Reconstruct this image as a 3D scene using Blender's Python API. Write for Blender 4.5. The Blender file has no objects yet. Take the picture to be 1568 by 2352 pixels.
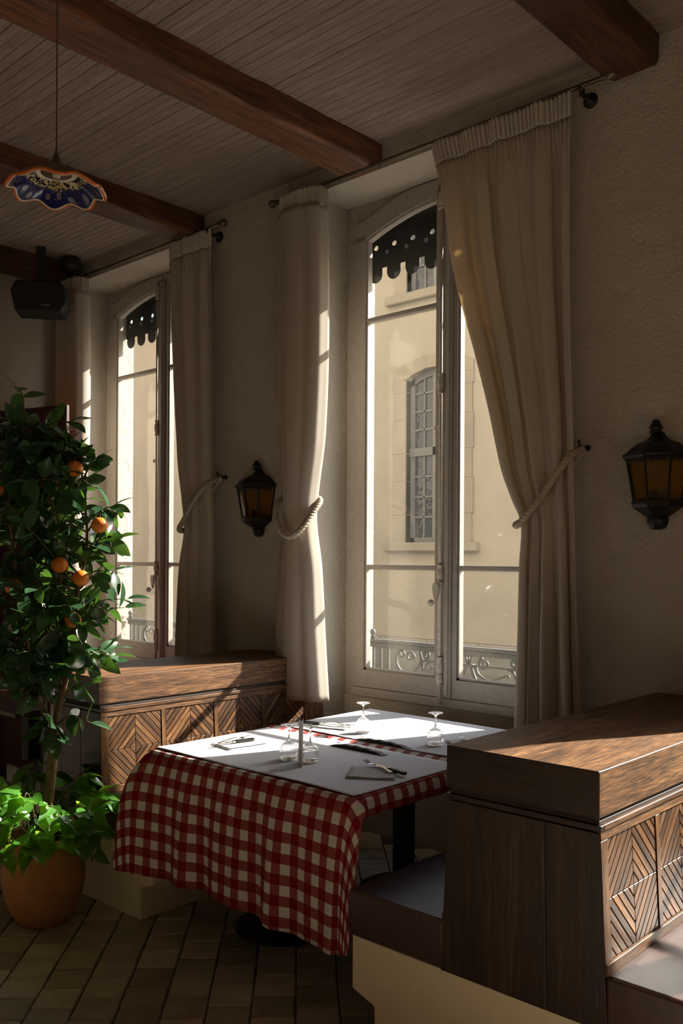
import bpy, bmesh, math, random
from mathutils import Vector, Matrix, Quaternion

random.seed(11)
PI = math.pi
scene = bpy.context.scene
COL = scene.collection

# ------------------------------------------------------------------ camera
CAM_Z = 1.58
cam_data = bpy.data.cameras.new('camera')
cam_data.sensor_fit = 'AUTO'
cam_data.sensor_width = 36.0
cam_data.lens = 2073.0 / 2352.0 * 36.0
cam_data.shift_y = (1282.4 - 1176.0) / 2352.0
cam_data.clip_start = 0.05
cam_data.clip_end = 200
cam = bpy.data.objects.new('camera', cam_data)
COL.objects.link(cam)
cam.location = (0, 0, CAM_Z)
cam.rotation_euler = (Matrix.Rotation(math.radians(42.66), 4, 'Z') @ Matrix.Rotation(PI / 2, 4, 'X')
                      @ Matrix.Rotation(math.radians(0.325), 4, 'Z')).to_euler()
scene.camera = cam

# ------------------------------------------------------------------ light
SUN = Vector((-0.38, -1.0, -0.68)).normalized()
world = bpy.data.worlds.new('sky_world')
scene.world = world
world.use_nodes = True
wn = world.node_tree.nodes
wl = world.node_tree.links
wn.clear()
sky = wn.new('ShaderNodeTexSky')
sky.sky_type = 'NISHITA'
sky.sun_disc = False
sky.sun_elevation = math.asin(-SUN.z)
sky.sun_rotation = math.atan2(-SUN.x, -SUN.y)
sky.air_density = 1.0
sky.dust_density = 1.5
sky.ozone_density = 1.0
bg = wn.new('ShaderNodeBackground')
bg.inputs['Strength'].default_value = 0.40
wo = wn.new('ShaderNodeOutputWorld')
wl.new(sky.outputs[0], bg.inputs[0])
wl.new(bg.outputs[0], wo.inputs[0])

sun_data = bpy.data.lights.new('sun', 'SUN')
sun_data.energy = 17.0
sun_data.color = (1.0, 0.95, 0.87)
sun_data.angle = math.radians(0.6)
sun = bpy.data.objects.new('sun', sun_data)
COL.objects.link(sun)
sun.location = (4, 20, 14)
sun.rotation_euler = SUN.to_track_quat('-Z', 'Y').to_euler()

vs = scene.view_settings
vs.view_transform = 'Standard'
vs.look = 'None'
vs.exposure = 0.3
vs.gamma = 1.0
vs.use_curve_mapping = False
scene.cycles.use_denoising = True
scene.cycles.max_bounces = 14
scene.cycles.diffuse_bounces = 8
scene.cycles.transparent_max_bounces = 24
scene.cycles.caustics_reflective = False
scene.cycles.caustics_refractive = False
scene.cycles.sample_clamp_indirect = 12.0

# ------------------------------------------------------------------ room measures
YW = 3.65        # room face of the window wall
YO = 4.20        # street face of the window wall
YG = 3.97        # window plane
ZC = 3.765       # ceiling
ZN = 3.645       # top of the window niches
ZS = 0.78        # underside of the window frame
XL_WALL = -6.35
XR_WALL = 5.9
Y_BACK = -3.2
WIN_X = (-5.42, -2.87, -0.32, 2.23, 4.78)  # last two are out of view, put in for fill light
BEAM_X = (-6.155, -4.67, -3.195, -1.69, -0.2, 1.3, 2.8, 4.3)

for i, (wx, wy, wz, wdx, wdz, fy) in enumerate([(q, YO + 0.03, 2.2, 1.5, 2.9, -1) for q in WIN_X]):
    pd = bpy.data.lights.new('window_portal', 'AREA')
    pd.shape = 'RECTANGLE'
    pd.size = wdx
    pd.size_y = wdz
    pd.cycles.is_portal = True
    po = bpy.data.objects.new('window_portal', pd)
    COL.objects.link(po)
    po.location = (wx, wy, wz)
    po.rotation_euler = Vector((0, fy, 0)).to_track_quat('-Z', 'Z').to_euler()


# ------------------------------------------------------------------ materials
def nmat(name):
    m = bpy.data.materials.new(name)
    m.use_nodes = True
    nt = m.node_tree
    nt.nodes.clear()
    out = nt.nodes.new('ShaderNodeOutputMaterial')
    return m, nt, out


def N(nt, typ, **kw):
    n = nt.nodes.new(typ)
    for k, v in kw.items():
        if k.startswith('i_'):
            n.inputs[k[2:].replace('_', ' ')].default_value = v
        else:
            setattr(n, k, v)
    return n


def ramp(nt, stops, interp='LINEAR'):
    r = nt.nodes.new('ShaderNodeValToRGB')
    r.color_ramp.interpolation = interp
    els = r.color_ramp.elements
    while len(els) < len(stops):
        els.new(0.5)
    for e, (p, c) in zip(els, stops):
        e.position = p
        e.color = (*c, 1)
    return r


def coords(nt, scale=(1, 1, 1), rot=(0, 0, 0), kind='Object', rnd=0.0):
    tc = nt.nodes.new('ShaderNodeTexCoord')
    mp = nt.nodes.new('ShaderNodeMapping')
    mp.inputs['Scale'].default_value = scale
    mp.inputs['Rotation'].default_value = rot
    nt.links.new(tc.outputs[kind], mp.inputs['Vector'])
    if rnd:
        oi = nt.nodes.new('ShaderNodeObjectInfo')
        mu = N(nt, 'ShaderNodeMath', operation='MULTIPLY')
        mu.inputs[1].default_value = rnd
        nt.links.new(oi.outputs['Random'], mu.inputs[0])
        cb = nt.nodes.new('ShaderNodeCombineXYZ')
        for k in range(3):
            nt.links.new(mu.outputs[0], cb.inputs[k])
        nt.links.new(cb.outputs[0], mp.inputs['Location'])
    return mp


def noise(nt, vec, scale, detail=4, rough=0.55, dist=0.0):
    n = nt.nodes.new('ShaderNodeTexNoise')
    n.inputs['Scale'].default_value = scale
    n.inputs['Detail'].default_value = detail
    n.inputs['Roughness'].default_value = rough
    n.inputs['Distortion'].default_value = dist
    nt.links.new(vec.outputs[0], n.inputs['Vector'])
    return n


def bump(nt, src, strength, dist=0.01):
    b = nt.nodes.new('ShaderNodeBump')
    b.inputs['Strength'].default_value = strength
    b.inputs['Distance'].default_value = dist
    nt.links.new(src, b.inputs['Height'])
    return b


def principled(nt, out, color=None, rough=0.5, metal=0.0, spec=0.5):
    p = nt.nodes.new('ShaderNodeBsdfPrincipled')
    if color is not None:
        p.inputs['Base Color'].default_value = (*color, 1)
    p.inputs['Roughness'].default_value = rough
    p.inputs['Metallic'].default_value = metal
    p.inputs['Specular IOR Level'].default_value = spec
    nt.links.new(p.outputs[0], out.inputs[0])
    return p


def plain(name, color, rough=0.5, metal=0.0, spec=0.5, var=0.12, nscale=12.0, bmp=0.0):
    m, nt, out = nmat(name)
    p = principled(nt, out, color, rough, metal, spec)
    mp = coords(nt)
    n = noise(nt, mp, nscale, 5)
    c0 = tuple(c * (1 - var) for c in color)
    c1 = tuple(min(1, c * (1 + var)) for c in color)
    r = ramp(nt, [(0.3, c0), (0.7, c1)])
    nt.links.new(n.outputs['Fac'], r.inputs[0])
    nt.links.new(r.outputs[0], p.inputs['Base Color'])
    if bmp:
        b = bump(nt, n.outputs['Fac'], bmp, 0.004)
        nt.links.new(b.outputs[0], p.inputs['Normal'])
    return m


def plaster(name, color, s=9.0, strength=0.9, dist=0.02, var=0.06):
    m, nt, out = nmat(name)
    p = principled(nt, out, color, 0.85, 0, 0.2)
    mp = coords(nt)
    n1 = noise(nt, mp, s, 8, 0.62, 0.3)
    n2 = noise(nt, mp, s * 6, 4, 0.6)
    mx = N(nt, 'ShaderNodeMath', operation='MULTIPLY_ADD')
    nt.links.new(n2.outputs['Fac'], mx.inputs[0])
    mx.inputs[1].default_value = 0.35
    nt.links.new(n1.outputs['Fac'], mx.inputs[2])
    b = bump(nt, mx.outputs[0], strength, dist)
    nt.links.new(b.outputs[0], p.inputs['Normal'])
    n3 = noise(nt, mp, 1.3, 4)
    r = ramp(nt, [(0.3, tuple(c * (1 - var) for c in color)), (0.7, tuple(min(1, c * (1 + var)) for c in color))])
    nt.links.new(n3.outputs['Fac'], r.inputs[0])
    nt.links.new(r.outputs[0], p.inputs['Base Color'])
    return m


def wood(name, dark, mid, light, axis=0, rot=(0, 0, 0), rough=0.42, fine=1.0, flecks=0.5, bmp=0.35, rnd=7.0, spec=0.45, vary=0.4):
    m, nt, out = nmat(name)
    p = principled(nt, out, mid, rough, 0, spec)
    s1 = [9.0, 9.0, 9.0]
    s1[axis] = 0.9
    s2 = [150.0 * fine] * 3
    s2[axis] = 7.0 * fine
    rt = coords(nt, (1, 1, 1), rot, 'Object', rnd)
    mp1 = nt.nodes.new('ShaderNodeMapping')
    mp1.inputs['Scale'].default_value = s1
    nt.links.new(rt.outputs[0], mp1.inputs['Vector'])
    mp2 = nt.nodes.new('ShaderNodeMapping')
    mp2.inputs['Scale'].default_value = s2
    nt.links.new(rt.outputs[0], mp2.inputs['Vector'])
    n1 = noise(nt, mp1, 2.2, 6, 0.6, 1.2)
    n2 = noise(nt, mp2, 1.0, 3, 0.6, 0.2)
    r = ramp(nt, [(0.25, dark), (0.5, mid), (0.8, light)])
    nt.links.new(n1.outputs['Fac'], r.inputs[0])
    r2 = ramp(nt, [(0.36, (0.30, 0.30, 0.30)), (0.50, (1, 1, 1)), (0.62, (1.5, 1.45, 1.4)), (0.72, (2.3, 2.25, 2.15))])
    nt.links.new(n2.outputs['Fac'], r2.inputs[0])
    mx = N(nt, 'ShaderNodeMix', data_type='RGBA', blend_type='MULTIPLY')
    mx.inputs[0].default_value = flecks
    nt.links.new(r.outputs[0], mx.inputs[6])
    nt.links.new(r2.outputs[0], mx.inputs[7])
    oi = nt.nodes.new('ShaderNodeObjectInfo')
    mr = N(nt, 'ShaderNodeMapRange')
    mr.inputs[3].default_value = 1 - vary
    mr.inputs[4].default_value = 1 + vary
    nt.links.new(oi.outputs['Random'], mr.inputs[0])
    hs = nt.nodes.new('ShaderNodeHueSaturation')
    nt.links.new(mx.outputs[2], hs.inputs['Color'])
    nt.links.new(mr.outputs[0], hs.inputs['Value'])
    nt.links.new(hs.outputs[0], p.inputs['Base Color'])
    b = bump(nt, n2.outputs['Fac'], bmp, 0.0015)
    nt.links.new(b.outputs[0], p.inputs['Normal'])
    return m


def thin_glass(name, tint=(1, 1, 1), ior=1.45, haze=0.0, rough=0.02):
    m, nt, out = nmat(name)
    tr = nt.nodes.new('ShaderNodeBsdfTransparent')
    tr.inputs[0].default_value = (*tint, 1)
    gl = nt.nodes.new('ShaderNodeBsdfGlossy')
    gl.inputs['Roughness'].default_value = rough
    fr = nt.nodes.new('ShaderNodeFresnel')
    # a thin sheet reflects alike from both of its faces
    geo = nt.nodes.new('ShaderNodeNewGeometry')
    mri = nt.nodes.new('ShaderNodeMapRange')
    mri.inputs[3].default_value = ior
    mri.inputs[4].default_value = 1.0 / ior
    nt.links.new(geo.outputs['Backfacing'], mri.inputs[0])
    nt.links.new(mri.outputs[0], fr.inputs['IOR'])
    mx = nt.nodes.new('ShaderNodeMixShader')
    nt.links.new(fr.outputs[0], mx.inputs[0])
    nt.links.new(tr.outputs[0], mx.inputs[1])
    nt.links.new(gl.outputs[0], mx.inputs[2])
    mp = coords(nt)
    n = noise(nt, mp, 3.0, 2)
    b = bump(nt, n.outputs['Fac'], 0.12, 0.01)
    nt.links.new(b.outputs[0], gl.inputs['Normal'])
    last = mx
    if haze:
        df = nt.nodes.new('ShaderNodeBsdfTranslucent')
        df.inputs[0].default_value = (0.8, 0.78, 0.72, 1)
        m2 = nt.nodes.new('ShaderNodeMixShader')
        m2.inputs[0].default_value = haze
        nt.links.new(mx.outputs[0], m2.inputs[1])
        nt.links.new(df.outputs[0], m2.inputs[2])
        last = m2
    nt.links.new(last.outputs[0], out.inputs[0])
    return m


def cloth_mat(name, color, transl=0.3, weave=900, var=0.05):
    m, nt, out = nmat(name)
    df = nt.nodes.new('ShaderNodeBsdfDiffuse')
    tl = nt.nodes.new('ShaderNodeBsdfTranslucent')
    tl.inputs[0].default_value = (color[0] * 1.05, color[1] * 0.88, color[2] * 0.62, 1)
    mx = nt.nodes.new('ShaderNodeMixShader')
    mx.inputs[0].default_value = transl
    nt.links.new(df.outputs[0], mx.inputs[1])
    nt.links.new(tl.outputs[0], mx.inputs[2])
    nt.links.new(mx.outputs[0], out.inputs[0])
    mp = coords(nt, (1, 1, 0.15))
    n = noise(nt, mp, 240, 3)
    r = ramp(nt, [(0.3, tuple(c * (1 - var) for c in color)), (0.7, tuple(c * (1 + var) for c in color))])
    nt.links.new(n.outputs['Fac'], r.inputs[0])
    nt.links.new(r.outputs[0], df.inputs[0])
    b = bump(nt, n.outputs['Fac'], 0.12, 0.001)
    nt.links.new(b.outputs[0], df.inputs['Normal'])
    return m


def gingham(name, period=0.076):
    m, nt, out = nmat(name)
    p = principled(nt, out, (1, 1, 1), 0.8, 0, 0.2)
    uv = nt.nodes.new('ShaderNodeUVMap')
    sp = nt.nodes.new('ShaderNodeSeparateXYZ')
    nt.links.new(uv.outputs[0], sp.inputs[0])
    stripes = []
    for k in (0, 1):
        a = N(nt, 'ShaderNodeMath', operation='DIVIDE')
        a.inputs[1].default_value = period
        nt.links.new(sp.outputs[k], a.inputs[0])
        f = N(nt, 'ShaderNodeMath', operation='FRACT')
        nt.links.new(a.outputs[0], f.inputs[0])
        g = N(nt, 'ShaderNodeMath', operation='GREATER_THAN')
        g.inputs[1].default_value = 0.5
        nt.links.new(f.outputs[0], g.inputs[0])
        stripes.append(g)
    ad = N(nt, 'ShaderNodeMath', operation='ADD')
    nt.links.new(stripes[0].outputs[0], ad.inputs[0])
    nt.links.new(stripes[1].outputs[0], ad.inputs[1])
    hf = N(nt, 'ShaderNodeMath', operation='MULTIPLY')
    hf.inputs[1].default_value = 0.5
    nt.links.new(ad.outputs[0], hf.inputs[0])
    r = ramp(nt, [(0.0, (0.66, 0.62, 0.56)), (0.3, (0.30, 0.07, 0.06)), (0.8, (0.22, 0.005, 0.008))], 'CONSTANT')
    nt.links.new(hf.outputs[0], r.inputs[0])
    nt.links.new(r.outputs[0], p.inputs['Base Color'])
    mp = coords(nt)
    n = noise(nt, mp, 500, 2)
    b = bump(nt, n.outputs['Fac'], 0.15, 0.001)
    nt.links.new(b.outputs[0], p.inputs['Normal'])
    return m


def leaf_mat(name, top, transl_col, transl=0.35, rough=0.28, vary=0.35):
    m, nt, out = nmat(name)
    p = nt.nodes.new('ShaderNodeBsdfPrincipled')
    p.inputs['Roughness'].default_value = rough
    p.inputs['Specular IOR Level'].default_value = 0.6
    tl = nt.nodes.new('ShaderNodeBsdfTranslucent')
    tl.inputs[0].default_value = (*transl_col, 1)
    mx = nt.nodes.new('ShaderNodeMixShader')
    mx.inputs[0].default_value = transl
    nt.links.new(p.outputs[0], mx.inputs[1])
    nt.links.new(tl.outputs[0], mx.inputs[2])
    nt.links.new(mx.outputs[0], out.inputs[0])
    oi = nt.nodes.new('ShaderNodeObjectInfo')
    mr = N(nt, 'ShaderNodeMapRange')
    mr.inputs[3].default_value = 1 - vary
    mr.inputs[4].default_value = 1 + vary
    nt.links.new(oi.outputs['Random'], mr.inputs[0])
    mp = coords(nt)
    n = noise(nt, mp, 30, 3)
    r = ramp(nt, [(0.3, tuple(c * 0.8 for c in top)), (0.75, tuple(c * 1.25 for c in top))])
    nt.links.new(n.outputs['Fac'], r.inputs[0])
    hs = nt.nodes.new('ShaderNodeHueSaturation')
    nt.links.new(r.outputs[0], hs.inputs['Color'])
    nt.links.new(mr.outputs[0], hs.inputs['Value'])
    nt.links.new(hs.outputs[0], p.inputs['Base Color'])
    return m


M = {}
M['wall'] = plaster('rough_plaster', (0.47, 0.42, 0.35))
M['reveal'] = plaster('smooth_plaster', (0.68, 0.63, 0.55), 14, 0.2, 0.006)
M['outside_wall'] = plaster('street_render', (0.36, 0.315, 0.25), 5, 0.4, 0.01)
M['facade'] = plaster('ochre_render', (0.36, 0.325, 0.265), 3, 0.35, 0.02, 0.09)
M['facade_low'] = plaster('low_house_render', (0.37, 0.325, 0.265), 3, 0.35, 0.02, 0.08)
M['stone'] = plaster('pale_stone', (0.30, 0.265, 0.21), 7, 0.5, 0.01, 0.14)
M['grey_stone'] = plaster('grey_stone', (0.30, 0.28, 0.245), 6, 0.5, 0.01, 0.12)
M['grey_base'] = plaster('grey_base_render', (0.22, 0.215, 0.20), 6, 0.3, 0.01, 0.1)
M['street'] = plaster('asphalt', (0.25, 0.24, 0.22), 20, 0.5, 0.01, 0.12)
M['ceil'] = wood('ceiling_board_paint', (0.24, 0.185, 0.155), (0.265, 0.205, 0.17), (0.29, 0.226, 0.19), 0, rough=0.7, fine=1.0, flecks=0.30, bmp=0.8, spec=0.2, vary=0.07)
M['beam'] = wood('beam_oak', (0.035, 0.013, 0.006), (0.10, 0.036, 0.014), (0.19, 0.075, 0.028), 1, rough=0.6, fine=0.5, flecks=0.5, bmp=0.7, rnd=9)
OAK = ((0.038, 0.016, 0.006), (0.122, 0.056, 0.022), (0.26, 0.133, 0.053))
M['oak_y'] = wood('oak_grain_long', *OAK, axis=1, flecks=0.95, bmp=0.6, vary=0.2, rough=0.52, spec=0.32, fine=2.0)
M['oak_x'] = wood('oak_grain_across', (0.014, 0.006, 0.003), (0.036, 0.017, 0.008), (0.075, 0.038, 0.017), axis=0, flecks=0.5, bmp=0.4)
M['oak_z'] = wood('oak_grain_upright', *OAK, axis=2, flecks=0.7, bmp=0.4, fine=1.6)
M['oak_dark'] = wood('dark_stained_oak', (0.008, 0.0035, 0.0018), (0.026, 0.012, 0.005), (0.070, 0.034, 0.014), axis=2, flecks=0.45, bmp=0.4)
M['oak_pos'] = wood('oak_slat_rising', *OAK, axis=0, rot=(0, 0, math.radians(-46.5)), flecks=0.7, bmp=0.4, fine=1.6, vary=0.5)
M['oak_neg'] = wood('oak_slat_falling', *OAK, axis=0, rot=(0, 0, math.radians(46.5)), flecks=0.7, bmp=0.4, fine=1.6, vary=0.5)
M['dark_back'] = plain('dark_wood_backing', (0.03, 0.015, 0.008), 0.7)
M['leather'] = plain('oxblood_leather', (0.060, 0.027, 0.023), 0.42, 0, 0.5, 0.2, 25, 0.25)
M['thread'] = plain('leather_seam', (0.16, 0.07, 0.055), 0.55)
M['plinth'] = plaster('cream_plinth', (0.76, 0.64, 0.44), 16, 0.5, 0.006, 0.07)
M['tile'] = None
M['grout'] = plain('grout', (0.10, 0.082, 0.064), 0.9, var=0.2)
M['frame'] = plain('window_paint', (0.37, 0.33, 0.285), 0.5, 0, 0.4, 0.09, 30, 0.25)
M['brass_paint'] = plain('painted_ironmongery', (0.50, 0.44, 0.37), 0.45, 0, 0.5, 0.2, 60, 0.3)
M['glass'] = thin_glass('window_glass', (0.97, 0.97, 0.95), 1.35, 0.004)
M['wine_glass'] = thin_glass('wine_glass', (0.95, 0.955, 0.955), 1.6, 0.0, 0.01)
def solid_glass(name):
    m, nt, out = nmat(name)
    g = nt.nodes.new('ShaderNodeBsdfGlass')
    g.inputs['IOR'].default_value = 1.45
    g.inputs['Roughness'].default_value = 0.0
    tr = nt.nodes.new('ShaderNodeBsdfTransparent')
    mx = nt.nodes.new('ShaderNodeMixShader')
    mx.inputs[0].default_value = 0.72
    nt.links.new(tr.outputs[0], mx.inputs[1])
    nt.links.new(g.outputs[0], mx.inputs[2])
    nt.links.new(mx.outputs[0], out.inputs[0])
    return m


M['glass_foot'] = solid_glass('wine_glass_foot')
M['amber'] = thin_glass('amber_glass', (0.86, 0.74, 0.46), 1.4, 0.06, 0.12)
M['black'] = plain('black_iron', (0.012, 0.011, 0.010), 0.5, 0.2, 0.4, 0.3, 40, 0.3)
M['valance_black'] = plain('black_sheet_metal', (0.010, 0.010, 0.009), 0.6)
M['lantern'] = plain('lantern_bronze', (0.022, 0.018, 0.015), 0.42, 0.5, 0.5, 0.35, 60, 0.3)
M['rail'] = plain('grey_cast_iron', (0.085, 0.085, 0.08), 0.5, 0.0, 0.5, 0.2, 50, 0.2)
M['rod'] = plain('bronze_rod', (0.16, 0.13, 0.09), 0.35, 0.7, 0.5, 0.2)
M['back_brass'] = plain('amber_backplate', (0.38, 0.29, 0.15), 0.5)
M['curtain'] = cloth_mat('linen_curtain', (0.58, 0.53, 0.46), 0.36)
M['curtain_head'] = cloth_mat('linen_heading', (0.58, 0.53, 0.46), 0.12)
M['rope'] = plain('curtain_cord', (0.40, 0.34, 0.26), 0.75, 0, 0.2, 0.15, 80, 0.2)
M['ging'] = gingham('red_white_gingham')
M['paper'] = plain('white_paper', (0.82, 0.85, 0.90), 0.7, 0, 0.2, 0.01, 30, 0.1)
M['napkin'] = plain('grey_napkin', (0.62, 0.61, 0.60), 0.8, 0, 0.15, 0.06, 80, 0.2)
M['white_napkin'] = plain('white_napkin', (0.72, 0.71, 0.69), 0.8, 0, 0.15, 0.04, 80, 0.2)
M['steel'] = plain('cutlery_steel', (0.55, 0.53, 0.50), 0.2, 1.0, 0.5, 0.06, 60)
M['knife_grip'] = plain('black_knife_grip', (0.018, 0.016, 0.014), 0.35)
M['sachet'] = plain('black_sachet', (0.016, 0.015, 0.015), 0.4, 0, 0.5, 0.4, 35, 0.9)
M['sachet_print'] = plain('gold_print', (0.35, 0.18, 0.06), 0.5)
M['card'] = plain('menu_card', (0.62, 0.60, 0.56), 0.6, 0, 0.3, 0.03)
M['terracotta'] = plain('terracotta', (0.42, 0.19, 0.075), 0.75, 0, 0.25, 0.14, 14, 0.3)
M['soil'] = plain('potting_soil', (0.03, 0.02, 0.013), 0.95, 0, 0.1, 0.4, 60, 0.8)
M['bark'] = plain('citrus_bark', (0.15, 0.095, 0.05), 0.8, 0, 0.2, 0.35, 40, 0.5)
M['twig'] = plain('green_twig', (0.10, 0.085, 0.035), 0.7, 0, 0.2, 0.3, 40, 0.2)
M['citrus_leaf'] = leaf_mat('citrus_leaf', (0.032, 0.078, 0.034), (0.12, 0.26, 0.03), 0.20, 0.21)
M['vine_leaf'] = leaf_mat('vine_leaf', (0.075, 0.22, 0.03), (0.34, 0.60, 0.03), 0.40, 0.30)
M['orange'] = plain('orange_peel', (0.72, 0.20, 0.012), 0.45, 0, 0.5, 0.08, 90, 0.35)
M['red_panel'] = wood('red_stained_wood', (0.020, 0.003, 0.0025), (0.036, 0.0045, 0.004), (0.05, 0.007, 0.006), 2, rough=0.5, flecks=0.3)
M['speaker'] = plain('speaker_black', (0.008, 0.008, 0.009), 0.55)
M['speaker_grille'] = plain('speaker_grille', (0.012, 0.012, 0.012), 0.7, var=0.4, nscale=300)
M['silver'] = plain('badge_silver', (0.35, 0.33, 0.30), 0.3, 0.8)
M['dark_table'] = wood('dark_table_wood', (0.05, 0.02, 0.01), (0.11, 0.05, 0.022), (0.17, 0.08, 0.035), 1)
M['orange_glaze'] = plain('orange_glaze', (0.50, 0.115, 0.016), 0.16, 0, 0.6, 0.25, 30)
M['white_glaze'] = plain('white_glaze', (0.62, 0.57, 0.48), 0.2, 0, 0.6, 0.05)
M['bulb'] = thin_glass('bulb_glass', (0.97, 0.92, 0.8), 1.5, 0.0, 0.02)
M['filament'] = plain('gold_filament', (0.55, 0.36, 0.10), 0.35, 0.6)
M['brown_ceramic'] = plain('brown_ceramic', (0.10, 0.065, 0.04), 0.4, 0, 0.5, 0.4, 60)
M['petal'] = plain('ceramic_petal', (0.20, 0.165, 0.13), 0.3)
M['cord'] = plain('brown_flex', (0.10, 0.055, 0.03), 0.8)
M['grey_window'] = plain('grey_joinery', (0.17, 0.165, 0.165), 0.55, 0, 0.4, 0.12, 20)


def tile_mat():
    m, nt, out = nmat('stone_floor_tile')
    p = principled(nt, out, (0.3, 0.25, 0.2), 0.5, 0, 0.4)
    mp = coords(nt, rnd=11.0)
    n = noise(nt, mp, 7, 6, 0.6, 0.4)
    r = ramp(nt, [(0.25, (0.32, 0.265, 0.20)), (0.55, (0.46, 0.39, 0.31)), (0.8, (0.56, 0.48, 0.39))])
    nt.links.new(n.outputs['Fac'], r.inputs[0])
    oi = nt.nodes.new('ShaderNodeObjectInfo')
    mr = N(nt, 'ShaderNodeMapRange')
    mr.inputs[3].default_value = 0.65
    mr.inputs[4].default_value = 1.35
    nt.links.new(oi.outputs['Random'], mr.inputs[0])
    hs = nt.nodes.new('ShaderNodeHueSaturation')
    nt.links.new(r.outputs[0], hs.inputs['Color'])
    nt.links.new(mr.outputs[0], hs.inputs['Value'])
    nt.links.new(hs.outputs[0], p.inputs['Base Color'])
    b = bump(nt, n.outputs['Fac'], 0.3, 0.004)
    nt.links.new(b.outputs[0], p.inputs['Normal'])
    return m


M['tile'] = tile_mat()


def pane_mirror():
    m, nt, out = nmat('far_window_glass')
    p = principled(nt, out, (0.045, 0.05, 0.06), 0.06, 0.0, 0.6)
    p.inputs['IOR'].default_value = 1.5
    mp = coords(nt, rnd=5.0)
    n = noise(nt, mp, 9, 2)
    b = bump(nt, n.outputs['Fac'], 0.5, 0.02)
    nt.links.new(b.outputs[0], p.inputs['Normal'])
    return m


M['far_glass'] = pane_mirror()


def shade_mat():
    """maiolica inside of the lamp shade: pale crown, cream scrolls on black-blue, leaves on cobalt."""
    m, nt, out = nmat('painted_maiolica')
    p = principled(nt, out, (0.02, 0.02, 0.1), 0.14, 0, 0.6)
    tc = nt.nodes.new('ShaderNodeTexCoord')
    sp = nt.nodes.new('ShaderNodeSeparateXYZ')
    nt.links.new(tc.outputs['Object'], sp.inputs[0])
    cb = nt.nodes.new('ShaderNodeCombineXYZ')
    nt.links.new(sp.outputs[0], cb.inputs[0])
    nt.links.new(sp.outputs[1], cb.inputs[1])
    ln = N(nt, 'ShaderNodeVectorMath', operation='LENGTH')
    nt.links.new(cb.outputs[0], ln.inputs[0])
    at = N(nt, 'ShaderNodeMath', operation='ARCTAN2')
    nt.links.new(sp.outputs[1], at.inputs[0])
    nt.links.new(sp.outputs[0], at.inputs[1])
    # scrolls
    v1 = N(nt, 'ShaderNodeTexVoronoi', feature='SMOOTH_F1')
    v1.inputs['Scale'].default_value = 52
    nt.links.new(cb.outputs[0], v1.inputs['Vector'])
    nz = noise(nt, cb, 34, 2, 0.5, 2.2)
    rs = ramp(nt, [(0.0, (0.012, 0.012, 0.03)), (0.49, (0.012, 0.012, 0.03)), (0.53, (0.52, 0.42, 0.22)), (0.62, (0.58, 0.50, 0.32)), (0.72, (0.42, 0.17, 0.04))])
    nt.links.new(nz.outputs['Fac'], rs.inputs[0])
    # leaves on cobalt: polar cells
    pol = nt.nodes.new('ShaderNodeCombineXYZ')
    m1 = N(nt, 'ShaderNodeMath', operation='MULTIPLY')
    m1.inputs[1].default_value = 3.2
    nt.links.new(at.outputs[0], m1.inputs[0])
    m2 = N(nt, 'ShaderNodeMath', operation='MULTIPLY')
    m2.inputs[1].default_value = 34
    nt.links.new(ln.outputs['Value'], m2.inputs[0])
    nt.links.new(m1.outputs[0], pol.inputs[0])
    nt.links.new(m2.outputs[0], pol.inputs[1])
    v2 = N(nt, 'ShaderNodeTexVoronoi', feature='F1')
    v2.inputs['Scale'].default_value = 1.0
    v2.inputs['Randomness'].default_value = 0.7
    mpv = nt.nodes.new('ShaderNodeMapping')
    mpv.inputs['Scale'].default_value = (1.5, 0.75, 1)
    mpv.inputs['Rotation'].default_value = (0, 0, 0.6)
    nt.links.new(pol.outputs[0], mpv.inputs['Vector'])
    nt.links.new(mpv.outputs[0], v2.inputs['Vector'])
    rl = ramp(nt, [(0.0, (0.10, 0.075, 0.055)), (0.22, (0.12, 0.09, 0.065)), (0.25, (0.45, 0.40, 0.30)), (0.29, (0.012, 0.013, 0.085)), (1.0, (0.010, 0.011, 0.07))])
    nt.links.new(v2.outputs['Distance'], rl.inputs[0])
    zone = ramp(nt, [(0.0, (0, 0, 0)), (0.62, (0, 0, 0)), (0.68, (1, 1, 1))])
    zr = N(nt, 'ShaderNodeMapRange')
    zr.inputs[2].default_value = 0.165
    nt.links.new(ln.outputs['Value'], zr.inputs[0])
    nt.links.new(zr.outputs[0], zone.inputs[0])
    mx = N(nt, 'ShaderNodeMix', data_type='RGBA')
    nt.links.new(zone.outputs[0], mx.inputs[0])
    nt.links.new(rs.outputs[0], mx.inputs[6])
    nt.links.new(rl.outputs[0], mx.inputs[7])
    crown = ramp(nt, [(0.0, (1, 1, 1)), (0.42, (1, 1, 1)), (0.44, (0, 0, 0))])
    nt.links.new(zr.outputs[0], crown.inputs[0])
    mx2 = N(nt, 'ShaderNodeMix', data_type='RGBA')
    nt.links.new(crown.outputs[0], mx2.inputs[0])
    nt.links.new(mx.outputs[2], mx2.inputs[6])
    mx2.inputs[7].default_value = (0.66, 0.60, 0.50, 1)
    nt.links.new(mx2.outputs[2], p.inputs['Base Color'])
    return m


M['maiolica'] = shade_mat()


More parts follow.
